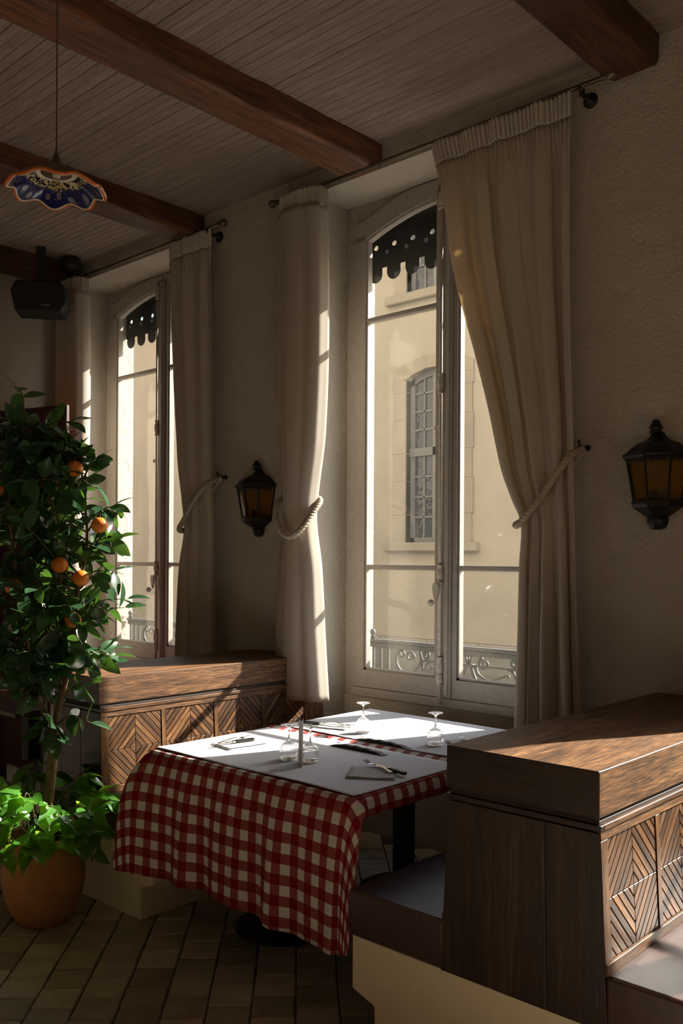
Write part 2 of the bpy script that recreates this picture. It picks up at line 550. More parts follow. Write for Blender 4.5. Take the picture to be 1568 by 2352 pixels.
# ------------------------------------------------------------------ mesh helpers
class MB:
    def __init__(self):
        self.v = []
        self.f = []
        self.uv = None

    def add(self, verts, faces):
        b = len(self.v)
        self.v += [tuple(p) for p in verts]
        self.f += [tuple(b + i for i in f) for f in faces]
        return self

    def box(self, x0, x1, y0, y1, z0, z1, mat=None):
        vs_ = [(x0, y0, z0), (x1, y0, z0), (x1, y1, z0), (x0, y1, z0), (x0, y0, z1), (x1, y0, z1), (x1, y1, z1), (x0, y1, z1)]
        if mat is not None:
            vs_ = [mat @ Vector(p) for p in vs_]
        return self.add(vs_, [(0, 3, 2, 1), (4, 5, 6, 7), (0, 1, 5, 4), (1, 2, 6, 5), (2, 3, 7, 6), (3, 0, 4, 7)])

    def hexa(self, pts):
        return self.add(pts, [(0, 3, 2, 1), (4, 5, 6, 7), (0, 1, 5, 4), (1, 2, 6, 5), (2, 3, 7, 6), (3, 0, 4, 7)])

    def prism(self, poly, fn, d0, d1):
        """poly: list of 2-D points (counter-clockwise), fn(a, b, d) -> 3-D"""
        n = len(poly)
        vs_ = [fn(a, b, d0) for a, b in poly] + [fn(a, b, d1) for a, b in poly]
        fs = [tuple(range(n - 1, -1, -1)), tuple(range(n, 2 * n))]
        fs += [(i, (i + 1) % n, n + (i + 1) % n, n + i) for i in range(n)]
        return self.add(vs_, fs)

    def lathe(self, prof, n=24, c=(0, 0, 0), mat=None, cap=True):
        b = []
        for r, z in prof:
            for k in range(n):
                a = 2 * PI * k / n
                p = Vector((r * math.cos(a), r * math.sin(a), z))
                if mat is not None:
                    p = mat @ p
                b.append((p.x + c[0], p.y + c[1], p.z + c[2]))
        fs = []
        m = len(prof)
        for i in range(m - 1):
            for k in range(n):
                k2 = (k + 1) % n
                fs.append((i * n + k, i * n + k2, (i + 1) * n + k2, (i + 1) * n + k))
        if cap:
            fs.append(tuple(range(n - 1, -1, -1)))
            fs.append(tuple((m - 1) * n + k for k in range(n)))
        return self.add(b, fs)

    def tube(self, path, rad, n=8, cap=True, sect=None):
        path = [Vector(p) for p in path]
        m = len(path)
        if not hasattr(rad, '__len__'):
            rad = [rad] * m
        t0 = (path[1] - path[0]).normalized()
        up = Vector((0, 0, 1)) if abs(t0.z) < 0.9 else Vector((1, 0, 0))
        nrm = (up - t0 * up.dot(t0)).normalized()
        b = []
        prev = t0
        for i in range(m):
            if i == 0:
                t = t0
            elif i == m - 1:
                t = (path[i] - path[i - 1]).normalized()
            else:
                t = (path[i + 1] - path[i - 1]).normalized()
            q = prev.rotation_difference(t)
            nrm = (q @ nrm)
            nrm = (nrm - t * nrm.dot(t)).normalized()
            prev = t
            bi = t.cross(nrm)
            for k in range(n):
                a = 2 * PI * k / n
                rr = rad[i] * (sect(a, i) if sect else 1.0)
                b.append(tuple(path[i] + nrm * (math.cos(a) * rr) + bi * (math.sin(a) * rr)))
        fs = []
        for i in range(m - 1):
            for k in range(n):
                k2 = (k + 1) % n
                fs.append((i * n + k, i * n + k2, (i + 1) * n + k2, (i + 1) * n + k))
        if cap:
            fs.append(tuple(range(n - 1, -1, -1)))
            fs.append(tuple((m - 1) * n + k for k in range(n)))
        return self.add(b, fs)

    def sphere(self, c, r, nu=16, nv=10, sq=(1, 1, 1)):
        prof = []
        b = []
        fs = []
        for j in range(1, nv):
            th = PI * j / nv
            for k in range(nu):
                a = 2 * PI * k / nu
                b.append((c[0] + sq[0] * r * math.sin(th) * math.cos(a), c[1] + sq[1] * r * math.sin(th) * math.sin(a), c[2] + sq[2] * r * math.cos(th)))
        top = len(b)
        b.append((c[0], c[1], c[2] + sq[2] * r))
        b.append((c[0], c[1], c[2] - sq[2] * r))
        for j in range(nv - 2):
            for k in range(nu):
                k2 = (k + 1) % nu
                fs.append((j * nu + k, (j + 1) * nu + k, (j + 1) * nu + k2, j * nu + k2))
        for k in range(nu):
            k2 = (k + 1) % nu
            fs.append((top, k, k2))
            fs.append((top + 1, (nv - 2) * nu + k2, (nv - 2) * nu + k))
        return self.add(b, fs)

    def mesh(self, name, mat, smooth=False, bevel=0.0, seg=1):
        me = bpy.data.meshes.new(name)
        me.from_pydata(self.v, [], self.f)
        bm = bmesh.new()
        bm.from_mesh(me)
        if not self.uv:
            bmesh.ops.recalc_face_normals(bm, faces=bm.faces)
        if bevel:
            ed = [e for e in bm.edges if len(e.link_faces) == 2 and e.calc_face_angle(0) > 0.5]
            bmesh.ops.bevel(bm, geom=ed, offset=bevel, segments=seg, affect='EDGES', profile=0.6)
        bm.to_mesh(me)
        bm.free()
        if self.uv:
            lay = me.uv_layers.new(name='UVMap')
            for lp in me.loops:
                lay.data[lp.index].uv = self.uv[lp.vertex_index]
        if smooth:
            for p in me.polygons:
                p.use_smooth = True
        me.materials.append(mat)
        return me

    def build(self, name, mat, parent=None, smooth=False, bevel=0.0, seg=1):
        o = bpy.data.objects.new(name, self.mesh(name, mat, smooth, bevel, seg))
        COL.objects.link(o)
        if parent is not None:
            o.parent = parent
        return o


def auto_smooth(o, ang=40):
    me = o.data
    for p in me.polygons:
        p.use_smooth = True
    bm = bmesh.new()
    bm.from_mesh(me)
    for e in bm.edges:
        if len(e.link_faces) == 2 and e.calc_face_angle(0) > math.radians(ang):
            e.smooth = False
    bm.to_mesh(me)
    bm.free()
    return o


def inst(name, me, parent, loc=(0, 0, 0), mat=None):
    o = bpy.data.objects.new(name, me)
    COL.objects.link(o)
    if parent is not None:
        o.parent = parent
    if mat is not None:
        o.matrix_local = mat
    else:
        o.location = loc
    return o


def thing(name, label, cat, loc=(0, 0, 0), rz=0.0, group=None, kind=None):
    o = bpy.data.objects.new(name, None)
    o.empty_display_size = 0.1
    COL.objects.link(o)
    o.location = loc
    o.rotation_euler = (0, 0, rz)
    return tag(o, label, cat, group, kind)


def tag(o, label=None, cat=None, group=None, kind=None):
    if label:
        o['label'] = label
    if cat:
        o['category'] = cat
    if group:
        o['group'] = group
    if kind:
        o['kind'] = kind
    return o


def copy_tree(o, parent=None):
    c = o.copy()
    COL.objects.link(c)
    if parent is not None:
        c.parent = parent
    for ch in list(o.children):
        copy_tree(ch, c)
    return c


def interp(tab, z):
    """piecewise smooth interpolation in a table of (z, x) sorted from high to low z"""
    if z >= tab[0][0]:
        return tab[0][1]
    if z <= tab[-1][0]:
        return tab[-1][1]
    for i in range(len(tab) - 1):
        z0, x0 = tab[i]
        z1, x1 = tab[i + 1]
        if z1 <= z <= z0:
            t = (z0 - z) / (z0 - z1)
            xm = tab[i - 1] if i > 0 else tab[i]
            xp = tab[i + 2] if i + 2 < len(tab) else tab[i + 1]
            m0 = (x1 - xm[1]) / max(1e-6, (xm[0] - z1)) * (z0 - z1)
            m1 = (xp[1] - x0) / max(1e-6, (z0 - xp[0])) * (z0 - z1)
            t2, t3 = t * t, t * t * t
            return (2 * t3 - 3 * t2 + 1) * x0 + (t3 - 2 * t2 + t) * m0 + (-2 * t3 + 3 * t2) * x1 + (t3 - t2) * m1
    return tab[-1][1]


def spline(pts, n=10):
    pts = [Vector(p) for p in pts]
    out = []
    for i in range(len(pts) - 1):
        p0 = pts[i - 1] if i else pts[0] * 2 - pts[1]
        p1, p2 = pts[i], pts[i + 1]
        p3 = pts[i + 2] if i + 2 < len(pts) else p2 * 2 - p1
        for k in range(n):
            t = k / n
            out.append(0.5 * ((2 * p1) + (p2 - p0) * t + (2 * p0 - 5 * p1 + 4 * p2 - p3) * t * t + (3 * p1 - p0 - 3 * p2 + p3) * t ** 3))
    out.append(pts[-1])
    return out


# ------------------------------------------------------------------ the room shell
def niche(wx):
    return wx - 0.735, wx + 0.83


wm = MB()
x = -14.0
edges = []
for wx in WIN_X:
    a, b = niche(wx)
    edges.append((a, b, wx))
# piers, full depth
px0 = XL_WALL - 0.3
for a, b, wx in edges:
    wm.box(px0, a, YW, YO, -0.3, ZN)
    px0 = b
wm.box(px0, XR_WALL + 0.3, YW, YO, -0.3, ZN)
# lintel strip over the niches (room side) and apron under the windows
wm.box(XL_WALL - 0.3, XR_WALL + 0.3, YW, YO, ZN, ZC + 0.3)
for a, b, wx in edges:
    wm.box(a, b, 3.945, YO, -0.3, ZS)
    wm.box(wx + 0.75, b, YG + 0.05, YO, ZS, ZN)
wall_window = tag(wm.build('wall_window', M['wall']), 'rough cream plaster window wall with deep niches', None, None, 'structure')

om = MB()
om.box(-34, XL_WALL - 0.3, YO - 0.3, YO, -0.3, 13)  # unseen street front, run far and high to bounce sun onto the house opposite
om.box(XR_WALL + 0.3, 16, YO - 0.3, YO, -0.3, 13)
om.box(XL_WALL - 0.3, XR_WALL + 0.3, YO - 0.3, YO, ZC + 0.3, 13)
tag(om.build('wall_street_side', M['outside_wall']), None, None, None, 'structure')

tag(MB().box(XL_WALL - 0.2, XL_WALL, Y_BACK, YW, -0.1, ZC + 0.2).build('wall_left', M['wall']), None, None, None, 'structure')
tag(MB().box(XR_WALL, XR_WALL + 0.2, Y_BACK, YW, -0.1, ZC + 0.2).build('wall_right', M['wall']), None, None, None, 'structure')
tag(MB().box(XL_WALL - 0.2, XR_WALL + 0.2, Y_BACK - 0.2, Y_BACK, -0.1, ZC + 0.2).build('wall_back', M['wall']), None, None, None, 'structure')

# ceiling: slab, narrow boards between the beams
ceiling = tag(MB().box(XL_WALL, XR_WALL, Y_BACK, YW, ZC + 0.012, ZC + 0.2).build('ceiling', M['ceil']), None, None, None, 'structure')
BW = 0.05
bay = []
xs = [XL_WALL] + sorted(BEAM_X) + [XR_WALL]
rest = MB()
for i in range(len(xs) - 1):
    x0 = xs[i] + (0.10 if i else 0)
    x1 = xs[i + 1] - (0.10 if i + 2 < len(xs) else 0)
    if x1 - x0 < 0.05:
        continue
    seen = i in (1, 2, 3, 4)
    me = None
    if seen:
        w = x1 - x0
        me = MB().box(-w / 2, w / 2, 0.0008, BW - 0.0008, 0, 0.012).mesh('ceiling_board', M['ceil'], bevel=0.0022)
    k = 0
    y = YW - BW
    while y > Y_BACK:
        if seen and y > (2.5 if i == 4 else 1.35):
            inst('ceiling_board', me, ceiling, ((x0 + x1) / 2, y, ZC + random.uniform(-0.0012, 0.0012)))
        else:
            rest.box(x0, x1, y + 0.002, y + BW - 0.002, ZC, ZC + 0.012)
        y -= BW
tag(rest.build('ceiling_boards_beyond', M['ceil'], ceiling), None, None, None, 'stuff')

# floor: slab, square stone tiles laid diagonally in staggered rows
floor = tag(MB().box(XL_WALL, XR_WALL, Y_BACK - 0.02, 4.0, -0.12, -0.006).build('floor', M['grout']), None, None, None, 'structure')
TS = 0.155
TW = 0.148
tmesh = []
for k in range(5):
    j = [random.uniform(-0.002, 0.002) for _ in range(8)]
    h = TW / 2
    t_ = MB()
    t_.hexa([(-h + j[0], -h + j[1], -0.014), (h + j[2], -h + j[3], -0.014), (h + j[4], h + j[5], -0.014), (-h + j[6], h + j[7], -0.014),
             (-h + j[0], -h + j[1], 0), (h + j[2], -h + j[3], 0), (h + j[4], h + j[5], 0), (-h + j[6], h + j[7], 0)])
    tmesh.append(t_.mesh('floor_tile', M['tile'], bevel=0.004))
cand = []
d1 = Vector((math.sqrt(.5), math.sqrt(.5), 0))
d2 = Vector((-math.sqrt(.5), math.sqrt(.5), 0))
for a in range(-70, 71):
    off = 0.5 * (a % 2)
    for b in range(-70, 71):
        p = d1 * ((a + 0.35) * TS) + d2 * ((b + off + 0.1) * TS)
        if XL_WALL + 0.1 < p.x < XR_WALL - 0.1 and Y_BACK + 0.1 < p.y < 3.9:
            cand.append((p.x, p.y))
cand.sort(key=lambda q: (q[0] + 2.75) ** 2 + (q[1] - 1.95) ** 2)
R45 = Matrix.Rotation(PI / 4, 4, 'Z')
for i, (tx, ty) in enumerate(cand[:290]):
    mt = Matrix.Translation((tx, ty, random.uniform(-0.0012, 0.0012))) @ Matrix.Rotation(PI / 4 + random.choice((0, PI / 2, PI)), 4, 'Z') @ Matrix.Rotation(random.uniform(-0.004, 0.004), 4, 'X')
    inst('floor_tile', tmesh[i % 5], floor, mat=mt)
rest = MB()
h = TW / 2
for tx, ty in cand[290:]:
    rest.box(-h, h, -h, h, -0.014, 0, Matrix.Translation((tx, ty, 0)) @ R45)
tag(rest.build('floor_tiles_beyond', M['tile'], floor), None, None, None, 'stuff')


# ceiling beams
def beam(xc, label, seed):
    rnd = random.Random(seed)
    w, zb, zt = 0.112, 3.632, ZC + 0.02
    r = 0.022
    sect = []
    for (cx, cz, a0) in ((w - r, zb + r, -90), (w - 0.004, zt - 0.004, 0), (-w + 0.004, zt - 0.004, 90), (-w + r, zb + r, 180)):
        rr = r if cz < zb + 0.1 else 0.004
        for k in range(4):
            a = math.radians(a0 + 30 * k)
            sect.append((cx + rr * math.cos(a), cz + rr * math.sin(a)))
    n = len(sect)
    ys = [Y_BACK + 0.01 + (3.635 - Y_BACK) * i / 90 for i in range(91)]
    vs_, fs = [], []
    ph = [rnd.uniform(0, 6) for _ in range(6)]
    for i, y in enumerate(ys):
        shrink = 1.0
        e = (3.645 - y) / 0.05
        if e < 1:
            shrink = 0.93 + 0.07 * math.sqrt(max(0, e))
        for j, (a, b) in enumerate(sect):
            wob = 0.004 * math.sin(3.1 * y + ph[0] + j * 0.4) + 0.003 * math.sin(11 * y + ph[1] + j) + rnd.uniform(-0.0016, 0.0016)
            zz = b + (wob if b < zt - 0.03 else 0)
            zz = zt - (zt - zz) * shrink
            vs_.append((xc + a * shrink + wob * (1 if a > 0 else -1), y, zz))
    for i in range(90):
        for j in range(n):
            j2 = (j + 1) % n
            fs.append((i * n + j, i * n + j2, (i + 1) * n + j2, (i + 1) * n + j))
    fs.append(tuple(range(n)))
    fs.append(tuple(90 * n + j for j in range(n - 1, -1, -1)))
    o = MB().add(vs_, fs).build('ceiling_beam', M['beam'])
    auto_smooth(o, 35)
    return tag(o, label, 'beam', 'oak ceiling beams')


beam(BEAM_X[0], 'dark oak ceiling beam running in above the black loudspeaker', 1)
beam(BEAM_X[1], 'dark oak ceiling beam behind the painted ceramic pendant lamp', 2)
beam(BEAM_X[2], 'long dark oak ceiling beam ending above the gap between the near curtains', 3)
beam(BEAM_X[3], 'dark oak ceiling beam ending beside the rod above the wide tied curtain', 4)
beam(BEAM_X[4], 'dark oak ceiling beam past the wall lantern, beyond the frame edge', 5)


# ------------------------------------------------------------------ windows
def arch_in(x):
    return 3.43 + 0.115 * (1 - (x / 0.585) ** 2)


def arch_out(x):
    return min(3.64, arch_in(x) + 0.115)


def make_window(name, wx):
    root = thing(name, None, None, (wx, YG, ZS), 0, None, 'structure')
    Z = lambda z: z - ZS
    f = MB()
    f.box(-0.735, -0.665, -0.02, 0.05, Z(ZS), Z(ZN))
    f.box(0.665, 0.83, -0.02, 0.05, Z(ZS), Z(ZN))
    f.box(-0.665, 0.665, -0.035, 0.05, Z(ZS), Z(0.83))
    f.build('window_frame', M['frame'], root, bevel=0.004)
    # fixed head above the arched sashes
    hd = MB()
    K = 24
    for k in range(K):
        xa, xb = -0.665 + 1.33 * k / K, -0.665 + 1.33 * (k + 1) / K
        za, zb = min(arch_out(max(-0.6, min(0.6, xa))), 3.638), min(arch_out(max(-0.6, min(0.6, xb))), 3.638)
        hd.prism([(xa, Z(za)), (xb, Z(zb)), (xb, Z(ZN)), (xa, Z(ZN))], lambda a, b, d: (a, d, b), -0.012, 0.05)
    hd.build('arched_head', M['frame'], root)
    for s in (-1, 1):
        sash = MB()
        o0, i0 = (0.665, 0.585)
        xs_ = lambda a, b: (min(s * a, s * b), max(s * a, s * b))
        a, b = xs_(0.662, 0.585)
        sash.box(a, b, -0.03, 0.03, Z(0.835), Z(3.45))
        a, b = xs_(0.07, 0.005)
        sash.box(a, b, -0.03, 0.03, Z(0.835), Z(3.60))
        a, b = xs_(0.585, 0.07)
        sash.box(a, b, -0.03, 0.03, Z(0.835), Z(0.935))
        K = 14
        for k in range(K):
            xa, xb = s * (0.662 - 0.657 * k / K), s * (0.662 - 0.657 * (k + 1) / K)
            ca, cb = max(-0.6, min(0.6, xa)), max(-0.6, min(0.6, xb))
            q = [(xa, Z(arch_in(ca))), (xb, Z(arch_in(cb))), (xb, Z(arch_out(cb) - 0.003)), (xa, Z(arch_out(ca) - 0.003))]
            sash.prism(q if s < 0 else q[::-1], lambda a, b, d: (a, d, b), -0.03, 0.03)
        so = sash.build('casement_sash', M['frame'], root, bevel=0.0)
        # glazing beads along the opening
        bd = MB()
        for (x0, x1, z0, z1) in ((0.585, 0.573, 0.935, 3.43), (0.082, 0.07, 0.935, 3.53), (0.585, 0.07, 0.935, 0.948)):
            a, b = xs_(x0, x1)
            bd.box(a, b, -0.018, 0.018, Z(z0), Z(z1))
        for k in range(12):
            xa, xb = s * (0.585 - 0.515 * k / 12), s * (0.585 - 0.515 * (k + 1) / 12)
            q = [(xa, Z(arch_in(xa) - 0.014)), (xb, Z(arch_in(xb) - 0.014)), (xb, Z(arch_in(xb))), (xa, Z(arch_in(xa)))]
            bd.prism(q if s < 0 else q[::-1], lambda a, b, d: (a, d, b), -0.02, 0.02)
        bd.build('glazing_bead', M['frame'], so)
        a, b = xs_(0.585, 0.07)
        for zb in (1.53, 2.96):
            MB().box(a, b, -0.02, 0.02, Z(zb - 0.014), Z(zb + 0.014)).build('glazing_bar', M['frame'], so, bevel=0.006)
        for z0, z1 in ((0.94, 1.52), (1.54, 2.95)):
            MB().box(a, b, -0.0015, 0.0015, Z(z0), Z(z1)).build('pane', M['glass'], so)
        xsn = [s * (0.585 - 0.515 * k / 12) for k in range(13)]
        pts = [(xsn[0], Z(2.97)), (xsn[-1], Z(2.97))] + [(xx, Z(arch_in(xx) - 0.003)) for xx in reversed(xsn)]
        MB().prism(pts if s < 0 else pts[::-1], lambda a, b, d: (a, d, b), -0.0015, 0.0015).build('pane', M['glass'], so)
    # moulded meeting strip and espagnolette bolt
    ms = MB()
    ms.box(-0.006, 0.042, -0.045, -0.028, Z(0.84), Z(3.58))
    ms.box(0.006, 0.030, -0.055, -0.043, Z(0.85), Z(3.57))
    ms.build('meeting_strip', M['frame'], root, bevel=0.004)
    es = thing('espagnolette', None, None)
    es.parent = root
    MB().tube([(-0.02, -0.055, Z(0.80)), (-0.02, -0.055, Z(3.56))], 0.0095, 10).build('bolt_rod', M['brass_paint'], es, smooth=True)
    for zc, hh in ((2.52, 0.055), (1.50, 0.05), (1.0, 0.055), (3.50, 0.045), (0.93, 0.03)):
        prof = [(0.011, -hh), (0.018, -hh), (0.018, -hh * .85), (0.013, -hh * .75), (0.019, -hh * .35), (0.021, 0), (0.019, hh * .35), (0.013, hh * .75), (0.018, hh * .85), (0.018, hh), (0.011, hh)]
        MB().lathe(prof, 12, (-0.02, -0.053, Z(zc))).build('collar', M['brass_paint'], es, smooth=True)
    hm = MB()
    hm.prism([(-0.018, Z(1.45)), (-0.022, Z(1.42)), (-0.014, Z(1.38)), (0.002, Z(1.35)), (0.010, Z(1.38)), (0.018, Z(1.42)), (0.014, Z(1.45))], lambda a, b, d: (a - 0.03, d, b), -0.085, -0.068)
    hm.build('lever', M['brass_paint'], es, bevel=0.003)
    MB().sphere((-0.045, -0.10, Z(1.345)), 0.019, 16, 10).build('knob', M['brass_paint'], es, smooth=True)
    MB().box(-0.06, -0.02, -0.062, -0.05, Z(2.27), Z(2.295)).build('keep', M['brass_paint'], es, bevel=0.003)
    return root


w1 = make_window('window_1', WIN_X[1])
for nm, wx in (('window_2', WIN_X[0]), ('window_3', WIN_X[2]), ('window_added_4', WIN_X[3]), ('window_added_5', WIN_X[4])):  # the two furthest right are unseen, added to bring in warm fill
    c = copy_tree(w1)
    c.name = nm
    c.location.x = wx


# ------------------------------------------------------------------ outside: railings, valances, the house opposite
def make_valance(wx, label):
    m = MB()
    pitch, y = 0.14, 4.13
    n = 11
    x0 = -0.735
    zs, zt, zh, rh = 3.32, 3.66, 3.447, 0.0155
    fn = lambda a, b: (a, 0.0, b)
    for i in range(n):
        xa = x0 + i * pitch
        xb = min(xa + pitch, 0.735)
        xc = xa + pitch / 2
        if xc > 0.70:
            break
        sq = 0.04
        # ring around the hole
        K = 16
        ring, outer = [], []
        for k in range(K):
            a = 2 * PI * k / K
            ring.append((xc + rh * math.cos(a), zh + rh * math.sin(a)))
            s = sq / max(abs(math.cos(a)), abs(math.sin(a)))
            outer.append((xc + s * math.cos(a), zh + s * math.sin(a)))
        vs_ = [fn(*p) for p in ring + outer]
        m.add(vs_, [(k, K + k, K + (k + 1) % K, (k + 1) % K) for k in range(K)])
        for (p0, p1, q0, q1) in ((xa, xb, zs, zh - sq), (xa, xb, zh + sq, zt), (xa, xc - sq, zh - sq, zh + sq), (xc + sq, xb, zh - sq, zh + sq)):
            m.add([fn(p0, q0), fn(p1, q0), fn(p1, q1), fn(p0, q1)], [(0, 1, 2, 3)])
        # rounded tab
        tw = 0.0525
        tab = [(xc + tw, zs)] + [(xc + tw * math.cos(-PI * k / 12), 3.2875 + tw * math.sin(-PI * k / 12)) for k in range(13)] + [(xc - tw, zs)]
        m.add([fn(*p) for p in tab], [tuple(range(len(tab)))])
    o = m.build('window_valance', M['valance_black'])
    o.location = (wx, y, 0)
    md = o.modifiers.new('thickness', 'SOLIDIFY')
    md.thickness = 0.004
    return tag(o, label, 'valance', 'scalloped metal valances')


make_valance(WIN_X[1], 'black scalloped metal valance at the top of the nearer window')
make_valance(WIN_X[0], 'black scalloped metal valance at the top of the window behind the orange tree')


def spiral(cx, cz, r0, r1, a0, turns, n=28):
    out = []
    for k in range(n + 1):
        t = k / n
        a = a0 + turns * 2 * PI * t
        r = r0 + (r1 - r0) * t
        out.append((cx + r * math.cos(a), 0, cz + r * math.sin(a)))
    return out


def make_railing(wx, label):
    root = thing('window_railing', label, 'railing', (wx, 4.16, ZS), 0, 'cast iron window railings')
    root.scale = (1.07, 1, 1)
    Z = lambda z: z - ZS
    MB().box(-0.675, 0.675, -0.022, 0.022, Z(1.075), Z(1.095)).build('top_rail', M['rail'], root, bevel=0.005)
    MB().box(-0.675, 0.675, -0.012, 0.012, Z(1.045), Z(1.075)).build('top_rail_web', M['rail'], root, bevel=0.004)
    MB().box(-0.30, 0.30, -0.008, 0.008, Z(0.985), Z(0.998)).build('lower_rail', M['rail'], root, bevel=0.003)
    for s in (-1, 1):
        MB().lathe([(0.010, 0), (0.016, 0.01), (0.010, 0.02), (0.018, 0.035), (0.015, 0.05), (0.004, 0.06)], 12, (s * 0.655, 0, Z(1.095))).build('finial', M['rail'], root, smooth=True)
        for xx in (0.655, 0.60, 0.545):
            MB().box(min(s * xx, s * (xx - 0.014)), max(s * xx, s * (xx - 0.014)), -0.007, 0.007, 0.0, Z(1.05)).build('baluster', M['rail'], root, bevel=0.002)
        # C scroll
        c = [(s * p[0], p[1], p[2]) for p in spiral(-0.385, Z(1.005), 0.012, 0.030, PI * 0.2, -1.15, 20)]
        MB().tube(c, 0.0085, 8).build('scroll', M['rail'], root, smooth=True)
        big = spline([(s * -0.475, 0, Z(1.02)), (s * -0.485, 0, Z(0.985)), (s * -0.47, 0, Z(0.935)), (s * -0.425, 0, Z(0.905)), (s * -0.37, 0, Z(0.91)), (s * -0.325, 0, Z(0.95)), (s * -0.31, 0, Z(1.0)), (s * -0.318, 0, Z(1.04))], 6)
        MB().tube(big, [0.007 + 0.005 * math.sin(PI * i / (len(big) - 1)) for i in range(len(big))], 8).build('scroll', M['rail'], root, smooth=True)
        c = [(s * p[0], p[1], p[2]) for p in spiral(-0.445, Z(1.015), 0.010, 0.026, PI * 0.8, 1.1, 18)]
        MB().tube(c, 0.008, 8).build('scroll', M['rail'], root, smooth=True)
        c = [(s * p[0], p[1], p[2]) for p in spiral(-0.275, Z(1.02), 0.008, 0.024, PI * 0.5, 1.2, 18)]
        MB().tube(c, 0.008, 8).build('scroll', M['rail'], root, smooth=True)
        MB().tube(spline([(s * -0.30, 0, Z(1.0)), (s * -0.30, 0, Z(0.95)), (s * -0.285, 0, Z(0.94)), (s * -0.265, 0, Z(0.975)), (s * -0.23, 0, Z(0.99))], 5), 0.008, 8).build('scroll', M['rail'], root, smooth=True)
        # palmette half
        c = [(s * p[0], p[1], p[2]) for p in spiral(0.095, Z(1.005), 0.010, 0.035, PI * 1.1, -1.25, 22)]
        MB().tube(c, 0.0085, 8).build('palmette_scroll', M['rail'], root, smooth=True)
        MB().tube(spline([(s * 0.012, 0, Z(0.99)), (s * 0.03, 0, Z(0.94)), (s * 0.06, 0, Z(0.88)), (s * 0.045, 0, Z(0.855)), (s * 0.015, 0, Z(0.865)), (s * 0.02, 0, Z(0.885)), (s * 0.035, 0, Z(0.88))], 6), 0.009, 8).build('palmette_scroll', M['rail'], root, smooth=True)
        MB().tube(spline([(s * 0.04, 0, Z(0.985)), (s * 0.06, 0, Z(0.945)), (s * 0.12, 0, Z(0.915)), (s * 0.19, 0, Z(0.935)), (s * 0.235, 0, Z(0.955)), (s * 0.245, 0, Z(0.94))], 6), [0.010 - 0.004 * i / 30 for i in range(31)], 8).build('palmette_scroll', M['rail'], root, smooth=True)
    MB().box(-0.035, 0.035, -0.014, 0.014, Z(0.982), Z(1.0)).build('palmette_band', M['rail'], root, bevel=0.004)
    for a in (-0.5, 0, 0.5):
        MB().tube([(0, 0, Z(0.99)), (0.03 * math.sin(a) * 1.5, 0, Z(1.045))], [0.009, 0.004], 8).build('palmette_leaf', M['rail'], root, smooth=True)
    return root


r1 = make_railing(WIN_X[1], 'grey cast iron railing with scrolls outside the nearer window')
r2 = copy_tree(r1)
r2.location.x = WIN_X[0]
r2['label'] = 'grey cast iron railing seen beyond the orange tree'

tag(MB().box(-34, 24, YO, 40, -0.6, -0.3).build('street_ground', M['street']), 'dark asphalt street between the two houses', None, None, 'structure')

YF = 9.7
house = thing('opposite_house', 'ochre rendered house across the street with arched stone window', 'building', (-7.3, YF, -0.3))
HX0, HX1 = -2.5, 3.1     # local x range of the house front
hw = MB()
OW, OB, OS = 0.44, 2.10, 4.32  # half width, sill, springing (local z)
DZ = 3.40
zz = [0.80]
for lev in range(3):
    zz.append((OB + lev * DZ, OS + lev * DZ))
hw.box(HX0, -OW, 0, 5, 0.80, 6.95)
hw.box(OW, HX1, 0, 5, 0.80, 6.95)
prevz = 0.80
for lev in range(2):
    b, s_ = OB + lev * DZ, (OS, 6.45)[lev]
    hw.box(-OW, OW, 0, 5, prevz, b)
    K = 10
    for k in range(K):
        xa, xb = -OW + 2 * OW * k / K, -OW + 2 * OW * (k + 1) / K
        ar = lambda q: s_ + 0.13 * (1 - (q / OW) ** 2)
        hw.prism([(xa, ar(xa)), (xb, ar(xb)), (xb, s_ + 0.2), (xa, s_ + 0.2)], lambda a, bb, d: (a, d, bb), 0, 5)
    hw.box(-OW, OW, 0.28, 5, b, s_ + 0.2)
    prevz = s_ + 0.2
hw.box(-OW, OW, 0, 5, prevz, 6.95)
hw.build('front_wall', M['facade'], house)
MB().box(HX0, HX1, -0.03, 5, 0.0, 0.64).build('base_wall', M['grey_base'], house)
